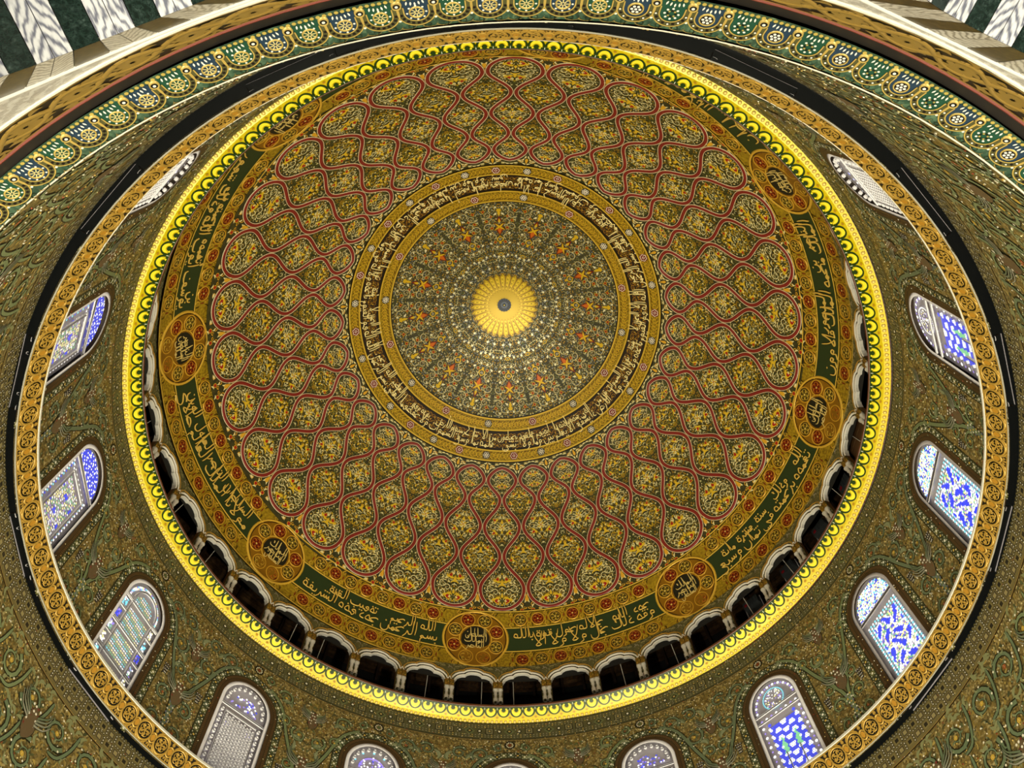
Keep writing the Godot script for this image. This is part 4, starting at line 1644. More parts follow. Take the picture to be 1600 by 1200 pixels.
# ------------------------------------------------------------------ the lower drum
func build_lower() -> void:
	var wall := thing("wall_lower", "lower drum wall of green vine scrolls and winged vases on gold mosaic", "mosaic wall", "structure")
	stretch(wall, -0.0075, -0.015)
	fresh()
	var l := on_cone(10.31, 10.62, 10.66, 15.76)
	grid(0, TAU, 192, 0.0, l, 6)
	put("mosaic_ground", made(), "gold_mosaic", wall)
	fresh()
	revolve(PackedVector2Array([Vector2(10.315, 10.57), Vector2(10.303, 10.59), Vector2(10.302, 10.61), Vector2(10.316, 10.66)]), 0, TAU, 192, L("d2ccbc"))  # edge highlight painted as a pale strip along the ridge
	put("arris_highlight", made(), "paint", wall)
	var sec := TAU / 16.0
	# lattice of pearls
	fresh()
	on_cone(10.31, 10.62, 10.66, 15.76)
	grid(-sec / 2, sec / 2, 8, 4.4, l, 1, L("6b6038"), 0.004)
	lift = 0.008
	grid(-sec / 2, sec / 2, 8, 4.365, 4.4, 1, L("2a1a0c"), 0.008)
	grid(-sec / 2, sec / 2, 8, 4.405, 4.415, 1, L("a88a48"), 0.008)
	var w := sec * 10.63
	var n := 14
	for i in n:
		var x := (i + 0.5 - n / 2.0) * w / n
		for j in 2:
			var y := 4.6 + j * 0.3
			var c := L("4a4030") if (i + j) % 2 else L("7c6f44")
			lift = 0.01
			square(x, y, 0.082, c)
			lift = 0.013
			square(x, y, 0.052, L("8f8358") if (i + j) % 2 else L("2a2418"))
			disc(x, y, 0.02, L("d6d0ba"), 6)
			for a in 3:
				lift = 0.012
				for s in [-1.0, 1.0]:
					disc(x + w / n * 0.5, y + (a - 1) * 0.08, 0.036, L("1f1b14"), 7)
					disc(x + (a - 1) * 0.08, y + 0.15, 0.034, L("1f1b14"), 7)
				lift = 0.015
				disc(x + w / n * 0.5, y + (a - 1) * 0.08, 0.021, L("cfc8b2"), 5)
				disc(x + (a - 1) * 0.08, y + 0.15, 0.02, L("b9b296"), 5)
	for i in 40:
		lift = 0.012
		leaf((i - 19.5) * w / 40.0, 5.08, PI / 2, 0.08, 0.06, L("1a160e"))
	var lattice := made()
	# rinceaux in two variants
	var vines := []
	for variant in 2:
		fresh()
		on_cone(10.31, 10.62, 10.66, 15.76)
		rng.seed = 90 + variant
		mirror = false
		lift = 0.004
		fill_curls(-w / 2, w / 2, 0.1, 4.3, 0.19, [L("4e5432"), L("62603a"), L("3b4229"), L("8a7436"), L("a08a48")], 0.035, func(_p: Vector2) -> bool: return true)
		var stem := L("6e7a56") if variant == 0 else L("5e6c50")
		lift = 0.012
		for row in 4:
			for i in 4:
				var x := (i - 1.5 + (0.25 if row % 2 else -0.25)) * w / 4.0
				var y := 0.55 + row * 1.05
				vine_scroll(x, y, 0.43 - 0.02 * row, rng.randf() * TAU, 1.0 if (i + row) % 2 else -1.0, stem, 0.1)
				outlined(smooth(PackedVector2Array([Vector2(x, y - 0.5), Vector2(x + 0.3, y - 0.42), Vector2(x + 0.52, y), Vector2(x + 0.6, y + 0.45)]), 4), 0.07, stem, L("15140c"), 0.02, 3)
				for k in 6:
					leaf(x + rng.randf_range(-0.5, 0.5), y + rng.randf_range(0.3, 0.6), rng.randf() * TAU, 0.26, 0.09, L("7d7f58"), 0.3)
				for k in 5:
					disc(x + rng.randf_range(-0.5, 0.5), y + rng.randf_range(-0.5, 0.5), 0.026, L("ddd7c2"), 6)
		lift = 0.022
		vase(-w / 4, 3.4, 0.55)
		vase(w / 4, 2.1, 0.55)
		vines.append(made())
	for k in 16:
		put("pearl_lattice", lattice, "paint", wall, sec * k, "stuff")
		put("vine_scroll", vines[k % 2], "paint", wall, sec * k, "stuff")
	scatter("tessera_glint", wall, [10.31, 10.7, 10.66, 15.7], 8000, 72, func(_u: float, _h: float) -> bool: return true)
	# jewelled soffit band
	var trim := thing("trim_5", "jewelled mosaic soffit of blue and green pearl circles below the lower wall", "mosaic band", "structure")
	stretch(trim, -0.004, 0.0)
	fresh()
	revolve(PackedVector2Array([Vector2(10.62, 10.19), Vector2(10.30, 10.6)]), 0, TAU, 192)
	put("green_ground", made(), "green_mosaic", trim)
	var jl := 0.542
	var jw := TAU / 160.0 * 10.5
	var kinds := []
	for kind in 4:
		fresh()
		on_cone(10.62, 10.19, 10.30, 10.6)
		lift = 0.008
		var blue := kind % 2 == 0
		var field := L("22384f") if blue else L("1d4a38")
		var gold := L("ab9450")
		var pearl := L("e8e6da")
		for t in 6:
			disc((t - 2.5) * jw / 6.0, 0.035, 0.026, L("b39f52"), 6)
		# field: stilted circle open to the edge
		stroke(PackedVector2Array([Vector2(0, 0.06), Vector2(0, 0.25)]), jw * 0.72, field, 0)
		disc(0, 0.25, jw * 0.36, field, 18)
		lift = 0.013
		var u := PackedVector2Array([Vector2(jw * 0.4, 0.16)])
		u.append_array(arc(0, 0.25, jw * 0.43, jw * 0.43, 0, -PI, 2))
		u.clear()
		u.append(Vector2(jw * 0.43, 0.15))
		u.append_array(arc(0, 0.24, jw * 0.43, jw * 0.43, 0.0, PI, 16))
		u.append(Vector2(-jw * 0.43, 0.15))
		stroke(u, 0.075, L("52502f"), 0)
		lift = 0.017
		stroke(para(u, 0.036), 0.014, L("b59a50"), 0)
		stroke(para(u, -0.036), 0.014, L("b59a50"), 0)
		for t in 9:
			var a := PI * (t + 0.5) / 9.0
			square(jw * 0.43 * cos(a), 0.24 + jw * 0.43 * sin(a), 0.017, L("17150f"))
			if t % 2 == 0 and kind < 2:
				lift += 0.003
				disc(jw * 0.43 * cos(a), 0.24 + jw * 0.43 * sin(a), 0.014, pearl, 6)
				lift -= 0.003
		# heart
		if kind == 0:
			disc(0, 0.25, 0.085, L("0d1016"), 14)
			ring(0, 0.25, 0.085, 0.022, gold, 14, 0.006)
			lift = 0.021
			for t in 7:
				var a := TAU * t / 6.0
				disc(0.046 * cos(a) if t < 6 else 0.0, 0.25 + (0.046 * sin(a) if t < 6 else 0.0), 0.018, pearl, 7)
		elif kind == 1:
			for t in 8:
				var a := TAU * t / 8.0
				disc(0.08 * cos(a), 0.25 + 0.08 * sin(a), 0.016, pearl, 6)
				disc(0.045 * cos(a), 0.25 + 0.045 * sin(a), 0.014, gold if t % 2 else L("17120c"), 6)
		else:
			ring(0, 0.25, 0.08, 0.02, gold, 16, 0.006)
			for t in 8:
				var a := TAU * t / 8.0
				stroke(PackedVector2Array([Vector2(0.014 * cos(a), 0.25 + 0.014 * sin(a)), Vector2(0.075 * cos(a), 0.25 + 0.075 * sin(a))]), 0.012, L("d8c88c"), 0)
				disc(0.108 * cos(a), 0.25 + 0.108 * sin(a), 0.014, pearl, 6)
		lift = 0.021
		for t in 5:
			leaf((t - 2) * 0.05, 0.14 - 0.012 * absf(t - 2), -PI / 2 - (t - 2) * 0.12, 0.06, 0.022, pearl)
		# link circle between neighbours
		lift = 0.024
		disc(jw / 2, 0.11, 0.052, L("14140e"), 12)
		ring(jw / 2, 0.11, 0.05, 0.024, gold, 12, 0.006)
		lift = 0.03
		disc(jw / 2, 0.11, 0.02, pearl, 7)
		# swirls by the arris
		lift = 0.012
		for s in [-1.0, 1.0]:
			stroke(spiral(s * jw * 0.26, 0.475, 0.05, 1.0, 1.2 * s, 9), 0.016, L("1c2014"), 2)
			stroke(arc(s * jw * 0.3, 0.46, 0.09, 0.05, 0.3, 3.4, 7), 0.014, L("8f7c48"), 2)
		disc(jw / 2, 0.36, 0.018, pearl, 6)
		kinds.append(made())
	for k in 160:
		var a := deg_to_rad(156.6) + TAU * k / 160.0
		var d := fposmod(rad_to_deg(a), 360.0)
		put("jewel_circle", kinds[(k % 2) + (2 if d > 176.0 and d < 300.0 else 0)], "gilt", trim, a)

# ------------------------------------------------------------------ the gilded tie frieze, the marble arches and their columns
func build_tie() -> void:
	var trim := thing("trim_6", "black and gold acanthus frieze with a red line above the marble arches", "frieze", "structure")
	stretch(trim, 0.0, 0.01)
	fresh()
	revolve(PackedVector2Array([Vector2(10.69, 10.0), Vector2(10.618, 10.2)]), 0, TAU, 160)
	put("dark_line", made(), "dark_line", trim)
	fresh()
	revolve(PackedVector2Array([Vector2(10.705, 9.955), Vector2(10.676, 9.97), Vector2(10.672, 9.99), Vector2(10.69, 10.01)]), 0, TAU, 160)
	put("red_line", made(), "red_line", trim)
	fresh()
	revolve(PackedVector2Array([Vector2(10.77, 9.25), Vector2(10.70, 9.96)]), 0, TAU, 160, L("1a1206"))
	put("frieze_ground", made(), "paint", trim)
	fresh()
	revolve(PackedVector2Array([Vector2(10.79, 9.17), Vector2(10.765, 9.19), Vector2(10.755, 9.23), Vector2(10.77, 9.26)]), 0, TAU, 160)
	put("white_moulding", made(), "white_line", trim)
	fresh()
	on_cone(10.77, 9.25, 10.70, 9.96)
	lift = 0.012
	rng.seed = 101
	var gold := L("94783a")
	var w := TAU / 48.0 * 10.72
	for s in [-1.0, 1.0]:
		var wave := PackedVector2Array()
		for i in 17:
			var t := i / 16.0
			wave.append(Vector2((t - 0.5) * w, 0.355 + s * 0.2 * sin(t * TAU)))
		stroke(wave, 0.075, gold, 0, 0.01)
	for q in [[0.25, 0.355], [-0.25, 0.355]]:
		for k in 9:
			var a := TAU * k / 9.0
			leaf(float(q[0]) * w + 0.03 * cos(a), float(q[1]) + 0.03 * sin(a), a + 0.3, 0.22, 0.1, gold, 0.25)
	for k in 26:
		var s := 1.0 if k % 2 else -1.0
		leaf((k / 26.0 - 0.5) * w, 0.355 + s * rng.randf_range(0.16, 0.26), rng.randf_range(-0.7, 0.7) + (PI if k % 3 else 0.0), 0.2, 0.085, gold, 0.3 * s)
	for v in [0.03, 0.68]:
		grid(-TAU / 96.0, TAU / 96.0, 8, v - 0.016, v + 0.016, 1, gold, 0.01)
	var leafage := made()
	for k in 48:
		put("gilded_acanthus", leafage, "gilt", trim, TAU * k / 48.0, "stuff")

func uv_sheet(p: Array, q: Array, flat_n: Vector3) -> ArrayMesh:   # quads between two rows of points with uv 0..1
	var a := []
	a.resize(Mesh.ARRAY_MAX)
	var vv := PackedVector3Array()
	var vn := PackedVector3Array()
	var vt := PackedVector2Array()
	var vi := PackedInt32Array()
	var n := p.size()
	for i in n:
		var d: Vector3 = (p[mini(i + 1, n - 1)] - p[maxi(i - 1, 0)])
		var nrm: Vector3 = flat_n if flat_n != Vector3.ZERO else (d.cross(q[i] - p[i])).normalized()
		for k in 2:
			vv.append(p[i] if k == 0 else q[i])
			vn.append(nrm)
			vt.append(Vector2(float(i) / (n - 1), float(k)))
	for i in n - 1:
		for t in [[0, 1, 3], [0, 3, 2]]:
			for k in t:
				vi.append(i * 2 + k)
	face_out(vv, vn, vi)
	a[Mesh.ARRAY_VERTEX] = vv
	a[Mesh.ARRAY_NORMAL] = vn
	a[Mesh.ARRAY_TEX_UV] = vt
	a[Mesh.ARRAY_INDEX] = vi
	var m := ArrayMesh.new()
	m.add_surface_from_arrays(Mesh.PRIMITIVE_TRIANGLES, a)
	return m

func arch_point(x: float, h: float, depth: float) -> Vector3:    # wall of the arcade, arch axis at angle 0; depth goes outwards
	var u := x / 10.76
	return Vector3(10.76 * sin(u), h + EYE, -10.76 * cos(u) - depth)

func build_arcade() -> void:
	var wall := thing("wall_arcade", "marble arcade with striped dark and bookmatched white arches below the gold frieze", "arcade", "structure")
	stretch(wall, 0.0, 0.01)
	var places := [158.4, 178.8, 199.2]
	for j in range(1, 14):
		places.append(199.2 + 22.943 * j)
	var hc := 6.4
	var ri := 1.6
	var ro := 2.38
	# the wall above each arch, the pier blocks and the columns
	fresh()
	var n := 24
	var half := 1.92
	for i in n:
		var a0 := PI * i / n
		var a1 := PI * (i + 1) / n
		var p := []
		for a in [a0, a1]:
			var x := (ri + 0.02) * cos(a)
			p.append(arch_point(x, hc + (ri + 0.02) * sin(a), 0.02))
			p.append(arch_point(x, 9.25, 0.02))
		quad3(p[0], p[2], p[3], p[1])
	for s in [-1.0, 1.0]:
		quad3(arch_point(s * 1.6, 5.0, 0.02), arch_point(s * 2.2, 5.0, 0.02), arch_point(s * 2.2, 9.25, 0.02), arch_point(s * 1.6, 9.25, 0.02))
		quad3(arch_point(s * 1.6, 5.0, 0.02), arch_point(s * 1.6, 5.0, 1.25), arch_point(s * 1.6, hc, 1.25), arch_point(s * 1.6, hc, 0.02))
		quad3(arch_point(s * 1.6, 5.0, 0.02), arch_point(s * 2.06, 5.0, 0.02), arch_point(s * 2.06, 5.0, 1.25), arch_point(s * 1.6, 5.0, 1.25))
		quad3(arch_point(s * 1.6, 5.0, 1.25), arch_point(s * 2.06, 5.0, 1.25), arch_point(s * 2.06, 9.2, 1.25), arch_point(s * 1.6, 9.2, 1.25))
	for i in n:
		var p := []
		for a in [PI * i / n, PI * (i + 1) / n]:
			p.append(arch_point(ri * cos(a), hc + ri * sin(a), 1.25))
			p.append(arch_point(ri * cos(a), 9.2, 1.25))
			p.append(arch_point(ri * 1.02 * cos(a), hc + ri * 1.02 * sin(a), 0.03))
			p.append(arch_point(ri * 1.02 * cos(a), hc + ri * 1.02 * sin(a), 1.25))
		quad3(p[0], p[4], p[5], p[1])
		quad3(p[2], p[6], p[7], p[3])
	var body := made()
	fresh()
	on_cone(10.76, 0.0, 10.76, 10.0)
	stroke(arc(0, hc, ro + 0.05, ro + 0.05, 0.35, PI - 0.35, 30), 0.07, L("dcdad6"), 0, 0.025)
	stroke(arc(0, hc, ro + 0.1, ro + 0.1, 0.35, PI - 0.35, 30), 0.018, L("4c4a4e"), 0)
	stroke(arc(0, hc, ro - 0.005, ro - 0.005, 0.35, PI - 0.35, 30), 0.02, L("55535a"), 0)
	var archivolt := made()
	fresh()
	lathe([[0.0, 5.0], [0.62, 5.0], [0.6, 4.8], [0.4, 4.3], [0.36, 4.2], [0.33, 4.15], [0.34, -0.6], [0.45, -0.8], [0.5, -1.1], [0.6, -1.2], [0.6, -1.6]], 16, Vector3(0, EYE, 0), Color.WHITE)
	var column := made()
	for k in places.size():
		var turn := deg_to_rad(places[k])
		var o := put("arch_body", body, "veined_marble", wall, turn)
		put("archivolt", archivolt, "paint", o)
		var c := put("column", column, "green_marble", wall)
		var u := turn + 1.84 / 10.76
		c.position = Vector3(11.35 * sin(u), 0, -11.35 * cos(u))
		var phase := deg_to_rad([-5.0, 0.0, 3.0][k] if k < 3 else 0.0)
		# facing stones and soffit panels
		for j in range(-4, 5):
			var mid := PI / 2 - (phase + deg_to_rad(20.0) * j)
			for piece in 3:
				var a0: float = mid + deg_to_rad([-4.1, 4.4, 10.1][piece])
				var a1: float = mid + deg_to_rad([4.1, 9.9, 15.6][piece])
				if minf(a0, a1) < 0.02 or maxf(a0, a1) > PI - 0.02:
					continue
				var inner := []
				var outer := []
				var deep := []
				for t in 4:
					var a := lerpf(a0, a1, t / 3.0)
					inner.append(arch_point(ri * cos(a), hc + ri * sin(a), -0.012))
					var q := ro
					if absf(cos(a)) * ro > half:
						q = half / absf(cos(a))
					outer.append(arch_point(q * cos(a), hc + q * sin(a), -0.012))
					deep.append(arch_point((ri - 0.012) * cos(a), hc + (ri - 0.012) * sin(a), 1.24))
				var inn := []
				for t in 4:
					var a := lerpf(a0, a1, t / 3.0)
					inn.append(arch_point((ri - 0.012) * cos(a), hc + (ri - 0.012) * sin(a), -0.012))
				if piece == 0:
					put("voussoir", uv_sheet(inner, outer, Vector3(0, 0, 1)), "brown_marble", o)
					put("soffit_panel", uv_sheet(inn, deep, Vector3.ZERO), "green_marble", o)
				else:
					var f := put("voussoir", half_uv(inner, outer, Vector3(0, 0, 1), piece == 2), "face_marble_%d" % (posmod(j + k, 3)), o)
					var s := put("soffit_panel", half_uv(inn, deep, Vector3.ZERO, piece == 2), "book_marble_%d" % (posmod(j + k + 1, 3)), o)

func half_uv(p: Array, q: Array, nrm: Vector3, second: bool) -> ArrayMesh:
	var m := uv_sheet(p, q, nrm)
	var a := m.surface_get_arrays(0)
	var uv: PackedVector2Array = a[Mesh.ARRAY_TEX_UV]
	for i in uv.size():
		uv[i] = Vector2(uv[i].x * 0.5 + (0.5 if second else 0.0), uv[i].y)
	a[Mesh.ARRAY_TEX_UV] = uv
	var out := ArrayMesh.new()
	out.add_surface_from_arrays(Mesh.PRIMITIVE_TRIANGLES, a)
	return out

# ------------------------------------------------------------------ stained windows, built flat and stood in the drum
func in_window(p: Vector2, margin: float) -> bool:
	var r := 0.83 - margin
	if p.y < 3.18:
		return absf(p.x) < r and p.y > 0.3
	return Vector2(p.x, p.y - 3.18).length() < r

func glass(parent: Node3D, called: String, material: String, spots: Array) -> void:   # spots: [x, y, r, sides, turn, stretch]
	fresh()
	on_flat()
	lift = -0.086
	for s in spots:
		disc1(s[0], s[1], float(s[2]), float(s[2]) * float(s[5] if s.size() > 5 else 1.0), Color.WHITE, int(s[3]) if s.size() > 3 else 7, float(s[4]) if s.size() > 4 else 0.3)
	if V.size():
		put(called, made(), material, parent, 0.0, "stuff")

func bar(a: Vector2, b: Vector2, w: float) -> void:
	stroke(PackedVector2Array([a, b]), w, Color.WHITE, 0, 0.03)

func build_window(k: int, kind: String, label: String) -> void:
	var o := thing("window_%d" % (posmod(k, 16) + 1), label, "window", "structure")
	var a := TAU * k / 16.0
	var sq := -0.0115
	var r := 10.425
	o.transform = Transform3D(Basis(Vector3.UP, -a), Vector3(r * (1.0 - sq) * sin(a) - 0.04, 15.7 + EYE, -r * (1.0 + sq) * cos(a)))
	fresh()
	on_flat()
	lift = -0.1
	var line := window_line(-0.0)
	line.append(line[0])
	var c := Vector3(0, 2.0, -0.13)
	for i in line.size() - 1:
		quad3(c, Vector3(line[i].x, line[i].y, -0.13), Vector3(line[i + 1].x, line[i + 1].y, -0.13), c)
	put("stucco_panel", made(), "lattice", o)
	fresh()
	on_flat()
	lift = -0.06
	stroke(window_line(-0.055), 0.11, Color.WHITE, 0, 0.05)
	put("frame", made(), "plaster_grey" if kind == "G" else "plaster", o)
	rng.seed = 200 + k
	var white := []
	var blue := []
	var cyan := []
	var green := []
	var yellow := []
	var violet := []
	var inner := func(m: float, x: float, y: float) -> bool: return in_window(Vector2(x, y), m)
	fresh()
	on_flat()
	lift = -0.07
	if kind == "G":
		bar(Vector2(-0.72, 2.95), Vector2(0.72, 2.95), 0.1)
		for j in 33:
			for i in 13:
				var p := Vector2((i - 6) * 0.1, 0.35 + j * 0.075)
				if absf(p.x) > 0.45 or p.y > 2.62:
					(cyan if (i + j) % 2 else white).append([p.x, p.y, 0.04, 4, 0.0])
		for j in 44:
			for i in 18:
				var p := Vector2((i - 8.5) * 0.054 + rng.randf_range(-0.02, 0.02), 0.3 + j * 0.055 + rng.randf_range(-0.02, 0.02))
				if p.y < 2.6:
					var f := sin(p.x * 17.0 + 2.5 * sin(p.y * 7.1)) + sin(p.y * 15.0 + 2.0 * sin(p.x * 9.0))
					if f < -0.5:
						blue.append([p.x, p.y, 0.042, 6])
					elif f < 0.2:
						white.append([p.x, p.y, 0.03, 6])
					elif f < 0.9:
						[yellow, white, white, green][rng.randi() % 4].append([p.x, p.y, 0.032, 6])
					else:
						[blue, yellow, green, violet][rng.randi() % 4].append([p.x, p.y, 0.03, 6])
		for j in 16:
			for i in 28:
				var p := Vector2((i - 13.5) * 0.05 + rng.randf_range(-0.015, 0.015), 3.05 + j * 0.05)
				if inner.call(0.14, p.x, p.y):
					[white, white, blue, white, cyan, yellow][rng.randi() % 6].append([p.x, p.y, 0.028, 6])
	elif kind == "A":
		bar(Vector2(-0.72, 2.98), Vector2(0.72, 2.98), 0.13)
		bar(Vector2(-0.46, 0.0), Vector2(-0.46, 2.66), 0.06)
		bar(Vector2(0.46, 0.0), Vector2(0.46, 2.66), 0.06)
		bar(Vector2(-0.48, 2.64), Vector2(0.48, 2.64), 0.06)
		for j in 40:
			for s in [-1.0, 1.0]:
				(blue if j % 4 == 0 else cyan if j % 4 == 2 else white).append([s * (0.6 + 0.025 * (1 if j % 2 else -1)), 0.3 + j * 0.066, 0.03, 7])
		for i in 18:
			(blue if i % 4 == 0 else white).append([(i - 8.5) * 0.07, 2.8 + (0.03 if i % 2 else -0.03), 0.03, 7])
		for j in 32:
			for i in 12:
				var p := Vector2((i - 5.5) * 0.072 + rng.randf_range(-0.02, 0.02), 0.3 + j * 0.073 + rng.randf_range(-0.02, 0.02))
				var q := Vector2(fposmod(p.x + 0.2, 0.4) - 0.2, fposmod(p.y, 0.62) - 0.31)
				if p.y < 2.58:
					if q.length() < 0.07:
						blue.append([p.x, p.y, 0.042, 7])
					else:
						[yellow, white, green, white, yellow, violet][rng.randi() % 6].append([p.x, p.y, 0.034, 5, rng.randf() * 3.0, 0.6])
		for j in 18:
			for i in 30:
				var p := Vector2((i - 14.5) * 0.047 + rng.randf_range(-0.015, 0.015), 3.08 + j * 0.047)
				if inner.call(0.14, p.x, p.y):
					(white if absf(sin(p.x * 13.0 + 2.2 * sin(p.y * 15.0))) < 0.38 else blue).append([p.x, p.y, 0.027, 6])
	elif kind == "B":
		for y in [1.12, 2.05, 2.98]:
			bar(Vector2(-0.72, y), Vector2(0.72, y), 0.06)
		for s in [-1.0, 1.0]:
			bar(Vector2(s * 0.46, 0.1), Vector2(s * 0.46, 3.0), 0.06)
			for j in 7:
				var y0 := 0.3 + j * 0.46
				if j < 6:
					bar(Vector2(s * 0.46, y0 + 0.42), Vector2(s * 0.74, y0 + 0.42), 0.05)
				for q in 22:
					var p := Vector2(s * 0.6 + rng.randf_range(-0.08, 0.08), y0 + rng.randf_range(0.03, 0.36))
					if p.y < 3.1:
						[[blue, blue, violet], [cyan, white, cyan], [white, yellow, white], [white, violet, green]][(j + (1 if s > 0 else 0)) % 4][q % 3].append([p.x, p.y, 0.03, 6])
		for q in 60:
			var aa := PI * q / 59.0
			[white, yellow, cyan, white, violet][q % 5].append([0.59 * cos(aa), 3.18 + 0.59 * sin(aa) + (0.05 if q % 2 else -0.03), 0.035, 6])
		stroke(arc(0, 3.18, 0.47, 0.47, 0, PI, 16), 0.06, Color.WHITE, 0, 0.03)
		for j in 44:
			for i in 11:
				var p := Vector2((i - 5) * 0.078, 0.2 + j * 0.08)
				var y := fposmod(p.y - 1.12, 0.93)
				if (y < 0.07 or y > 0.86) and p.y < 3.05:
					continue
				if p.y > 3.0 and Vector2(p.x, p.y - 3.14).length() > 0.38:
					continue
				if absf(p.x) < 0.42:
					[yellow, white, cyan, green][(j + (i / 3)) % 4].append([p.x, p.y, 0.036, 4, 0.5, 0.62])
	elif kind == "F" or kind == "H":
		bar(Vector2(-0.72, 2.98), Vector2(0.72, 2.98), 0.05)
		bar(Vector2(-0.72, 2.72), Vector2(0.72, 2.72), 0.05)
		for s in [-1.0, 1.0]:
			for j in 16:
				(violet if j % 2 else white).append([s * 0.63, 0.3 + j * 0.165, 0.045 if j % 2 == 0 else 0.03, 8])
		for i in 8:
			(white if i % 2 else violet).append([(i - 3.5) * 0.17, 2.85, 0.04, 8])
		for j in 34:
			for i in 15:
				var p := Vector2((i - 7) * 0.066 + (0.033 if j % 2 else 0.0), 0.3 + j * 0.068)
				var q := Vector2(fposmod(p.x + 0.12, 0.24) - 0.12, fposmod(p.y + (0.13 if fposmod(p.x + 0.12, 0.48) < 0.24 else 0.0), 0.27) - 0.13)
				var tree := absf(absf(p.x) - 0.22) < 0.07 * clampf((2.2 - p.y) * 2.0, 0.0, 1.0) and p.y > 1.5 and p.y < 2.2
				if p.y > 2.5 or absf(p.x) > 0.5:
					continue
				if tree:
					green.append([p.x, p.y, 0.045, 6])
				elif q.length() < 0.085:
					for f in 6:
						white.append([p.x + 0.03 * cos(f * 1.05), p.y + 0.03 * sin(f * 1.05), 0.017, 5])
				else:
					blue.append([p.x, p.y, 0.04, 5, rng.randf()])
		for s in [-1.0, 1.0]:
			blue.append([s * 0.42, 2.6, 0.055, 9])
			stroke(PackedVector2Array([Vector2(s * 0.22, 0.2), Vector2(s * 0.22, 1.5)]), 0.02, Color.WHITE, 0, 0.01)
		for f in 40:
			var aa := TAU * f / 40.0
			(cyan if kind == "F" else white).append([0.34 * cos(aa), 3.35 + 0.34 * sin(aa), 0.024, 6])
		for f in 60:
			var aa := rng.randf() * TAU
			var q := 0.3 * sqrt(rng.randf())
			[white, violet, white, yellow][f % 4].append([q * cos(aa), 3.35 + q * sin(aa), 0.022, 6])
		for f in 22:
			var aa := PI * f / 21.0
			(white if f % 2 else violet).append([0.64 * cos(aa), 3.18 + 0.64 * sin(aa), 0.03 + 0.012 * (f % 2), 8])
	else:                                          # C, D, E, I: pale pierced stucco
		bar(Vector2(-0.72, 2.9), Vector2(0.72, 2.9), 0.05)
		bar(Vector2(-0.52, 0.1), Vector2(-0.52, 2.75), 0.035)
		bar(Vector2(0.52, 0.1), Vector2(0.52, 2.75), 0.035)
		bar(Vector2(-0.52, 2.72), Vector2(0.52, 2.72), 0.035)
		for j in 26:
			for i in 10:
				var p := Vector2((i - 4.5) * 0.1, 0.3 + j * 0.1 + (0.05 if i % 2 else 0.0))
				if p.y < 2.6:
					ring(p.x, p.y, 0.042, 0.014, Color.WHITE, 8, 0.008)
					(violet if kind != "I" and rng.randf() < 0.07 else white).append([p.x, p.y, 0.024, 6])
					if kind == "I" and rng.randf() < 0.2:
						violet.append([p.x, p.y + 0.05, 0.04, 6])
		for s in [-1.0, 1.0]:
			for j in 13:
				ring(s * 0.62, 0.3 + j * 0.2, 0.045, 0.014, Color.WHITE, 9, 0.008)
				white.append([s * 0.62, 0.3 + j * 0.2, 0.025, 6])
			violet.append([s * 0.36, 2.42, 0.09, 8])
			blue.append([s * 0.36, 2.42, 0.03, 7])
		for f in 11:
			var aa := PI * f / 10.0
			ring(0.6 * cos(aa), 3.18 + 0.6 * sin(aa), 0.045, 0.014, Color.WHITE, 9, 0.008)
			white.append([0.6 * cos(aa), 3.18 + 0.6 * sin(aa), 0.022, 6])
		for f in 44:
			var aa := rng.randf() * PI
			var q := 0.46 * sqrt(rng.randf())
			[blue if kind == "E" else white, white, violet, blue][f % 4].append([q * cos(aa), 3.1 + q * sin(aa), 0.03, 7])
		if kind == "D":
			for f in 24:
				var aa := PI * f / 23.0
				violet.append([0.38 * cos(aa), 3.14 + 0.38 * sin(aa), 0.034, 7])
			for f in 5:
				var aa := PI * (f + 0.5) / 5.0
				cyan.append([0.56 * cos(aa), 3.18 + 0.56 * sin(aa), 0.04, 5])
	put("tracery", made(), "plaster_grey" if kind == "G" else "plaster", o)
	glass(o, "white_glass", "glass_white", white)
	glass(o, "blue_glass", "glass_blue", blue)
	glass(o, "turquoise_glass", "glass_cyan", cyan)
	glass(o, "green_glass", "glass_green", green)
	glass(o, "yellow_glass", "glass_yellow", yellow)
	glass(o, "violet_glass", "glass_violet", violet)
	var day := AreaLight3D.new()
	day.name = "window_daylight"
	day.area_size = Vector2(1.3, 2.6)
	day.light_color = Color("e8ecff")
	day.light_energy = DAY * (2.2 if absf(fposmod(k + 8, 16) - 8) >= 6 else 1.0)
	day.shadow_enabled = true
	day.position = Vector3(0, 1.9, 0.06)
	day.rotation.y = PI
	o.add_child(day, true)

const DAY := 0.8

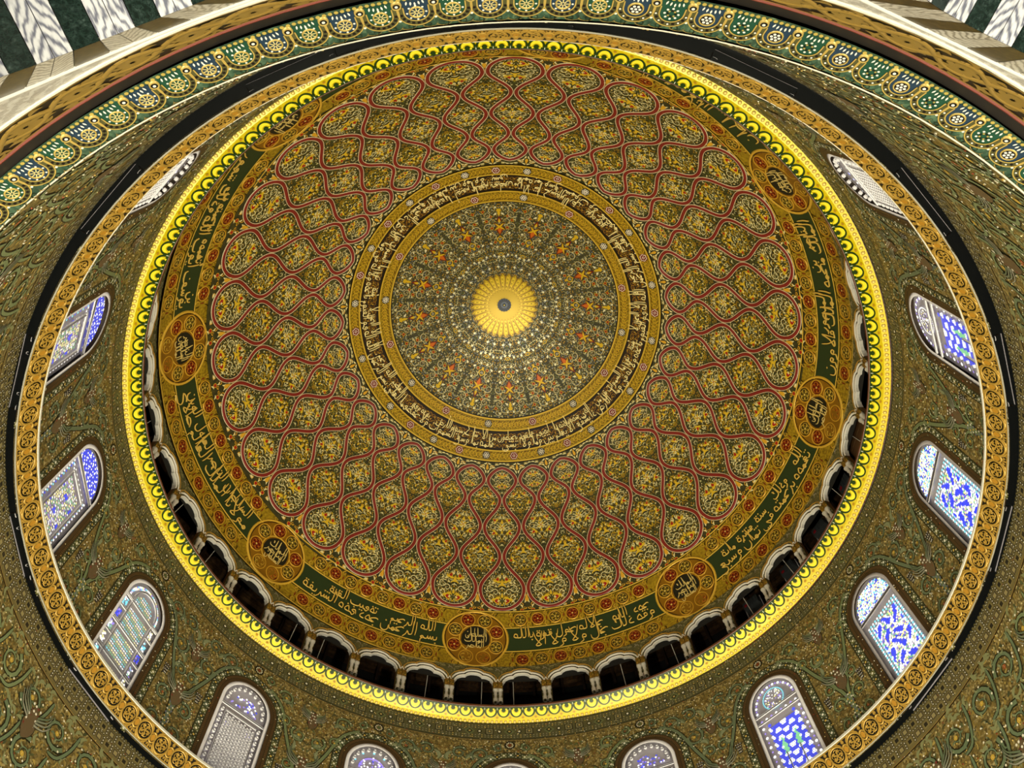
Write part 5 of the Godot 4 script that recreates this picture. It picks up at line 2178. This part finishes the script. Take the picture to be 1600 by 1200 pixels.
# ------------------------------------------------------------------ floodlights in the gallery, seen from behind
func build_floodlights() -> void:
	var spots := [[50.0, 0.0, "first from the picture's foot"], [59.0, 0.05, "second"], [68.0, -0.04, "third"], [77.0, 0.06, "fourth, nearest the brown hatch"]]
	var words := ["grey boxed floodlight in the gallery arch lowest down the right-hand side", "grey floodlight housing with red sticker in the gallery arch above the lowest lit one", "grey floodlight with red sticker and pale clamp two gallery arches below the brown hatch", "grey floodlight with red plate in the gallery arch next to the brown hatch"]
	for k in 4:
		var o := thing("floodlight", words[k], "floodlight", "", "floodlights in the right-hand gallery arches")
		var u := BAY0 + BAY * (5.5 + k)
		o.transform = Transform3D(Basis(Vector3.UP, -u - float(spots[k][1])), Vector3(11.35 * sin(u) - 0.07, 23.75 + EYE, -11.35 * cos(u)))
		fresh()
		box(Vector3.ZERO, Vector3(0.3, 0.17, 0.2))
		box(Vector3(0, 0.18, 0), Vector3(0.26, 0.03, 0.16))
		put("housing", made(), "grey_metal", o)
		fresh()
		for j in 5:
			box(Vector3((j - 2) * 0.12, 0.0, 0.205), Vector3(0.012, 0.15, 0.012))
		put("cooling_fin", made(), "grey_metal", o)
		fresh()
		box(Vector3(-0.18, -0.02, 0.215), Vector3(0.06, 0.05, 0.006))
		put("red_sticker", made(), "red_sign", o)
		fresh()
		box(Vector3(0.34, -0.1, 0), Vector3(0.015, 0.3, 0.03))
		box(Vector3(-0.34, -0.1, 0), Vector3(0.015, 0.3, 0.03))
		box(Vector3(0, -0.42, 0), Vector3(0.35, 0.015, 0.03))
		box(Vector3(0, -0.6, 0), Vector3(0.03, 0.2, 0.03))
		put("bracket", made(), "plaster_grey", o)
	var hatch := thing("hatch", "flat brown wooden hatch closing one gallery arch on the right", "hatch")
	var u := BAY0 + BAY * 9.5
	hatch.transform = Transform3D(Basis(Vector3.UP, -u), Vector3(11.0 * sin(u) - 0.07, 23.4 + EYE, -11.0 * cos(u)))
	fresh()
	box(Vector3.ZERO, Vector3(0.66, 0.8, 0.03))
	put("board", made(), "brown_wood", hatch)
	fresh()
	box(Vector3(0, 0.3, 0.035), Vector3(0.64, 0.03, 0.01))
	box(Vector3(0, -0.3, 0.035), Vector3(0.64, 0.03, 0.01))
	put("batten", made(), "brown_wood", hatch)
	var frame := thing("casement", "white framed casement standing open in the gallery arch above the brown hatch", "casement")
	u = BAY0 + BAY * 10.5
	frame.transform = Transform3D(Basis(Vector3.UP, -u - 0.5), Vector3(11.3 * sin(u) - 0.07, 23.6 + EYE, -11.3 * cos(u)))
	fresh()
	for s in [-1.0, 1.0]:
		box(Vector3(s * 0.3, 0, 0), Vector3(0.03, 0.7, 0.03))
		box(Vector3(0, s * 0.68, 0), Vector3(0.3, 0.03, 0.03))
	box(Vector3(0, 0.1, 0), Vector3(0.3, 0.02, 0.02))
	put("sash", made(), "plaster", frame)
	fresh()
	box(Vector3.ZERO, Vector3(0.29, 0.66, 0.006))
	put("pane", made(), "window_dark", frame)

# ------------------------------------------------------------------ the room that the photograph does not show
func build_room() -> void:
	var ground := thing("floor", "broad stone floor under the dome", "floor", "structure")
	fresh()
	revolve(PackedVector2Array([Vector2(0.01, -1.6), Vector2(20.3, -1.6)]), 0, TAU, 64)
	revolve(PackedVector2Array([Vector2(20.3, -1.9), Vector2(0.01, -1.9)]), 0, TAU, 64)
	put("paving", made(), "floor_stone", ground)
	var wall := thing("wall_outer", "plain outer wall of the walk round the arcade", "wall", "structure")
	fresh()
	revolve(PackedVector2Array([Vector2(20.0, -1.6), Vector2(20.0, 9.0), Vector2(20.3, 9.0), Vector2(20.3, -1.6)]), 0, TAU, 64)
	put("masonry", made(), "veined_marble", wall)
	var roof := thing("ceiling_walk", "dark timber ceiling of the walk round the arcade with added skins that keep sky light out", "ceiling", "structure")
	fresh()
	revolve(PackedVector2Array([Vector2(20.3, 9.0), Vector2(12.5, 9.6), Vector2(12.5, 9.9), Vector2(20.3, 9.3)]), 0, TAU, 64)
	revolve(PackedVector2Array([Vector2(12.6, 9.2), Vector2(12.6, 21.74), Vector2(12.8, 21.74), Vector2(12.8, 9.2)]), 0, TAU, 64)  # from here on: unseen skins added to keep sky light out
	revolve(PackedVector2Array([Vector2(12.6, 21.7), Vector2(12.6, 26.8), Vector2(10.2, 27.2)]), 0, TAU, 64)
	revolve(PackedVector2Array([Vector2(11.1, 10.3), Vector2(11.1, 15.7)]), 0, TAU, 64)
	revolve(PackedVector2Array([Vector2(12.7, 9.25), Vector2(10.77, 9.22)]), 0, TAU, 64)
	put("timber", made(), "dark_wood", roof)

# lamps: unseen floor uplighters added to wash the dome, and daylight at the doors of the walk
func build_added_lamps() -> void:
	for k in ADDED_LAMPS.size():
		var q: Array = ADDED_LAMPS[k]
		var a := deg_to_rad(q[0])
		var o := thing("added_floor_lamp", q[4], "added lamp", "", "")
		o.position = Vector3(float(q[1]) * sin(a), 0, -float(q[1]) * cos(a))
		fresh()
		lathe([[0.0, 0.0], [0.35, 0.0], [0.33, 0.06], [0.05, 0.1], [0.045, 2.0], [0.2, 2.1], [0.3, 2.45], [0.29, 2.46], [0.19, 2.14], [0.0, 2.13]], 16, Vector3.ZERO, Color.WHITE)
		put("lamp_stand", made(), "grey_metal", o)
		fresh()
		lathe([[0.0, 2.4], [0.25, 2.4]], 16, Vector3.ZERO, Color.WHITE)
		put("lamp_glass", made(), "lamp_glow", o)
		var l := SpotLight3D.new()
		l.name = "lamp_light"
		l.position.y = 2.46
		l.rotation.x = PI / 2
		l.spot_angle = 70.0
		l.spot_angle_attenuation = 0.6
		l.light_size = 0.25
		l.spot_range = 60.0
		l.spot_attenuation = 2.0
		l.light_color = Color(q[3])
		l.light_energy = q[2]
		l.shadow_enabled = true
		o.add_child(l, true)

func _ready() -> void:
	# camera
	var cam := Camera3D.new()
	cam.name = "camera"
	var tilt := 0.378006
	var roll := -0.073123
	var away := Vector3(sin(-TURN), 0, -cos(-TURN))
	var right := Vector3(cos(-TURN), 0, sin(-TURN))
	var look := Vector3.UP * cos(tilt) + away * sin(tilt)
	var down := away * cos(tilt) - Vector3.UP * sin(tilt)
	var cx := right * cos(roll) - down * sin(roll)
	var cy := right * sin(roll) + down * cos(roll)
	cam.transform = Transform3D(Basis(cx, -cy, -look), right * 0.0713 - away * 9.9507 + Vector3.UP * EYE)
	cam.fov = rad_to_deg(2.0 * atan(600.0 / 1320.0))
	cam.near = 0.05
	cam.far = 200.0
	cam.current = true
	add_child(cam, true)
	# sky and exposure
	var env := Environment.new()
	env.background_mode = Environment.BG_SKY
	var sky := Sky.new()
	var sm := ProceduralSkyMaterial.new()
	sky.sky_material = sm
	env.sky = sky
	env.tonemap_mode = Environment.TONE_MAPPER_LINEAR
	env.tonemap_exposure = 1.22
	env.sdfgi_enabled = true
	env.ssao_enabled = true
	env.ssil_enabled = true
	var we := WorldEnvironment.new()
	we.name = "surroundings"
	we.environment = env
	add_child(we, true)
	# daylight from the doors of the walk behind the camera
	for q in DOORS:
		var a := deg_to_rad(q[0])
		var d := AreaLight3D.new()
		d.name = numbered("door_daylight")
		d.area_size = Vector2(3.0, 5.0)
		d.light_color = Color("dfe8ff")
		d.light_energy = q[1]
		d.shadow_enabled = true
		d.position = Vector3(19.6 * sin(a), 2.8, -19.6 * cos(a))
		d.rotation.y = -a + PI
		add_child(d, true)
	make_profile()
	materials()
	glow("lamp_glow", "fff0c8", 6.0)
	glow("glass_white", "eef0f4", GLOW)
	glow("glass_blue", "3a44c8", GLOW)
	glow("glass_cyan", "74c8dc", GLOW)
	glow("glass_green", "6fae84", GLOW)
	glow("glass_yellow", "e6dc98", GLOW)
	glow("glass_violet", "8a78cc", GLOW)
	mat("lattice", "a39ea8", 0.7)
	mat("window_dark", "2c3236", 0.15)
	build_room()
	build_dome()
	build_band()
	build_gallery()
	build_cornice()
	build_drum()
	build_ledge()
	build_lower()
	build_tie()
	build_arcade()
	var win := [
		[0, "D", "pale stucco window at the very foot of the picture, only its arched top showing"],
		[1, "E", "white stucco window with a blue rosette lunette right of the bottom centre"],
		[2, "F", "arched window of white flowers and green cypresses on blue glass, lower right"],
		[3, "G", "grey framed window of blue and yellow scrollwork with turquoise border beside the cypress window"],
		[4, "G", "grey framed blue scrollwork window with turquoise border, upper one of the two alike"],
		[5, "H", "white pierced window with blue flowers on the right, next above the two grey framed ones"],
		[6, "I", "slim foreshortened pale window with violet glass at the upper right"],
		[-6, "I", "slim foreshortened pale window at the upper left beside the frieze"],
		[-5, "A", "leaning window with blue lunette and yellow flowers on the left, the upper of two alike"],
		[-4, "A", "leaning window with blue lunette and flower field on the left, the lower of two alike"],
		[-3, "B", "compartmented window of beaded yellow and turquoise rows at the lower left"],
		[-2, "C", "pale lilac pierced stucco window right of the beaded one, with two violet flowers"],
		[-1, "D", "white arched window top with violet arch and turquoise stars left of the bottom centre"],
		[7, "C", "plain pierced window hidden above the eye on the near side, right"],
		[8, "C", "plain pierced window hidden above the eye in the middle of the near side"],
		[-7, "C", "plain pierced window hidden above the eye on the near side, left"]]
	for w in win:
		build_window(w[0], w[1], w[2])
	build_floodlights()
	build_added_lamps()

const GLOW := 0.9
const DOORS := [[140.0, 12.0], [180.0, 12.0], [220.0, 12.0]]
const ADDED_LAMPS := [
	[20.0, 7.5, 120.0, "fff7d6", "added unseen uplighter lamp on the floor by the far side of the circle"],
	[80.0, 7.5, 120.0, "fff7d6", "added unseen uplighter lamp on the floor at the right of the circle"],
	[140.0, 7.5, 120.0, "fff7d6", "added unseen uplighter lamp on the floor near the eye, right"],
	[220.0, 7.5, 120.0, "fff7d6", "added unseen uplighter lamp on the floor near the eye, left"],
	[280.0, 7.5, 120.0, "fff7d6", "added unseen uplighter lamp on the floor at the left of the circle"],
	[340.0, 7.5, 120.0, "fff7d6", "added unseen uplighter lamp on the floor by the far side, left"]]
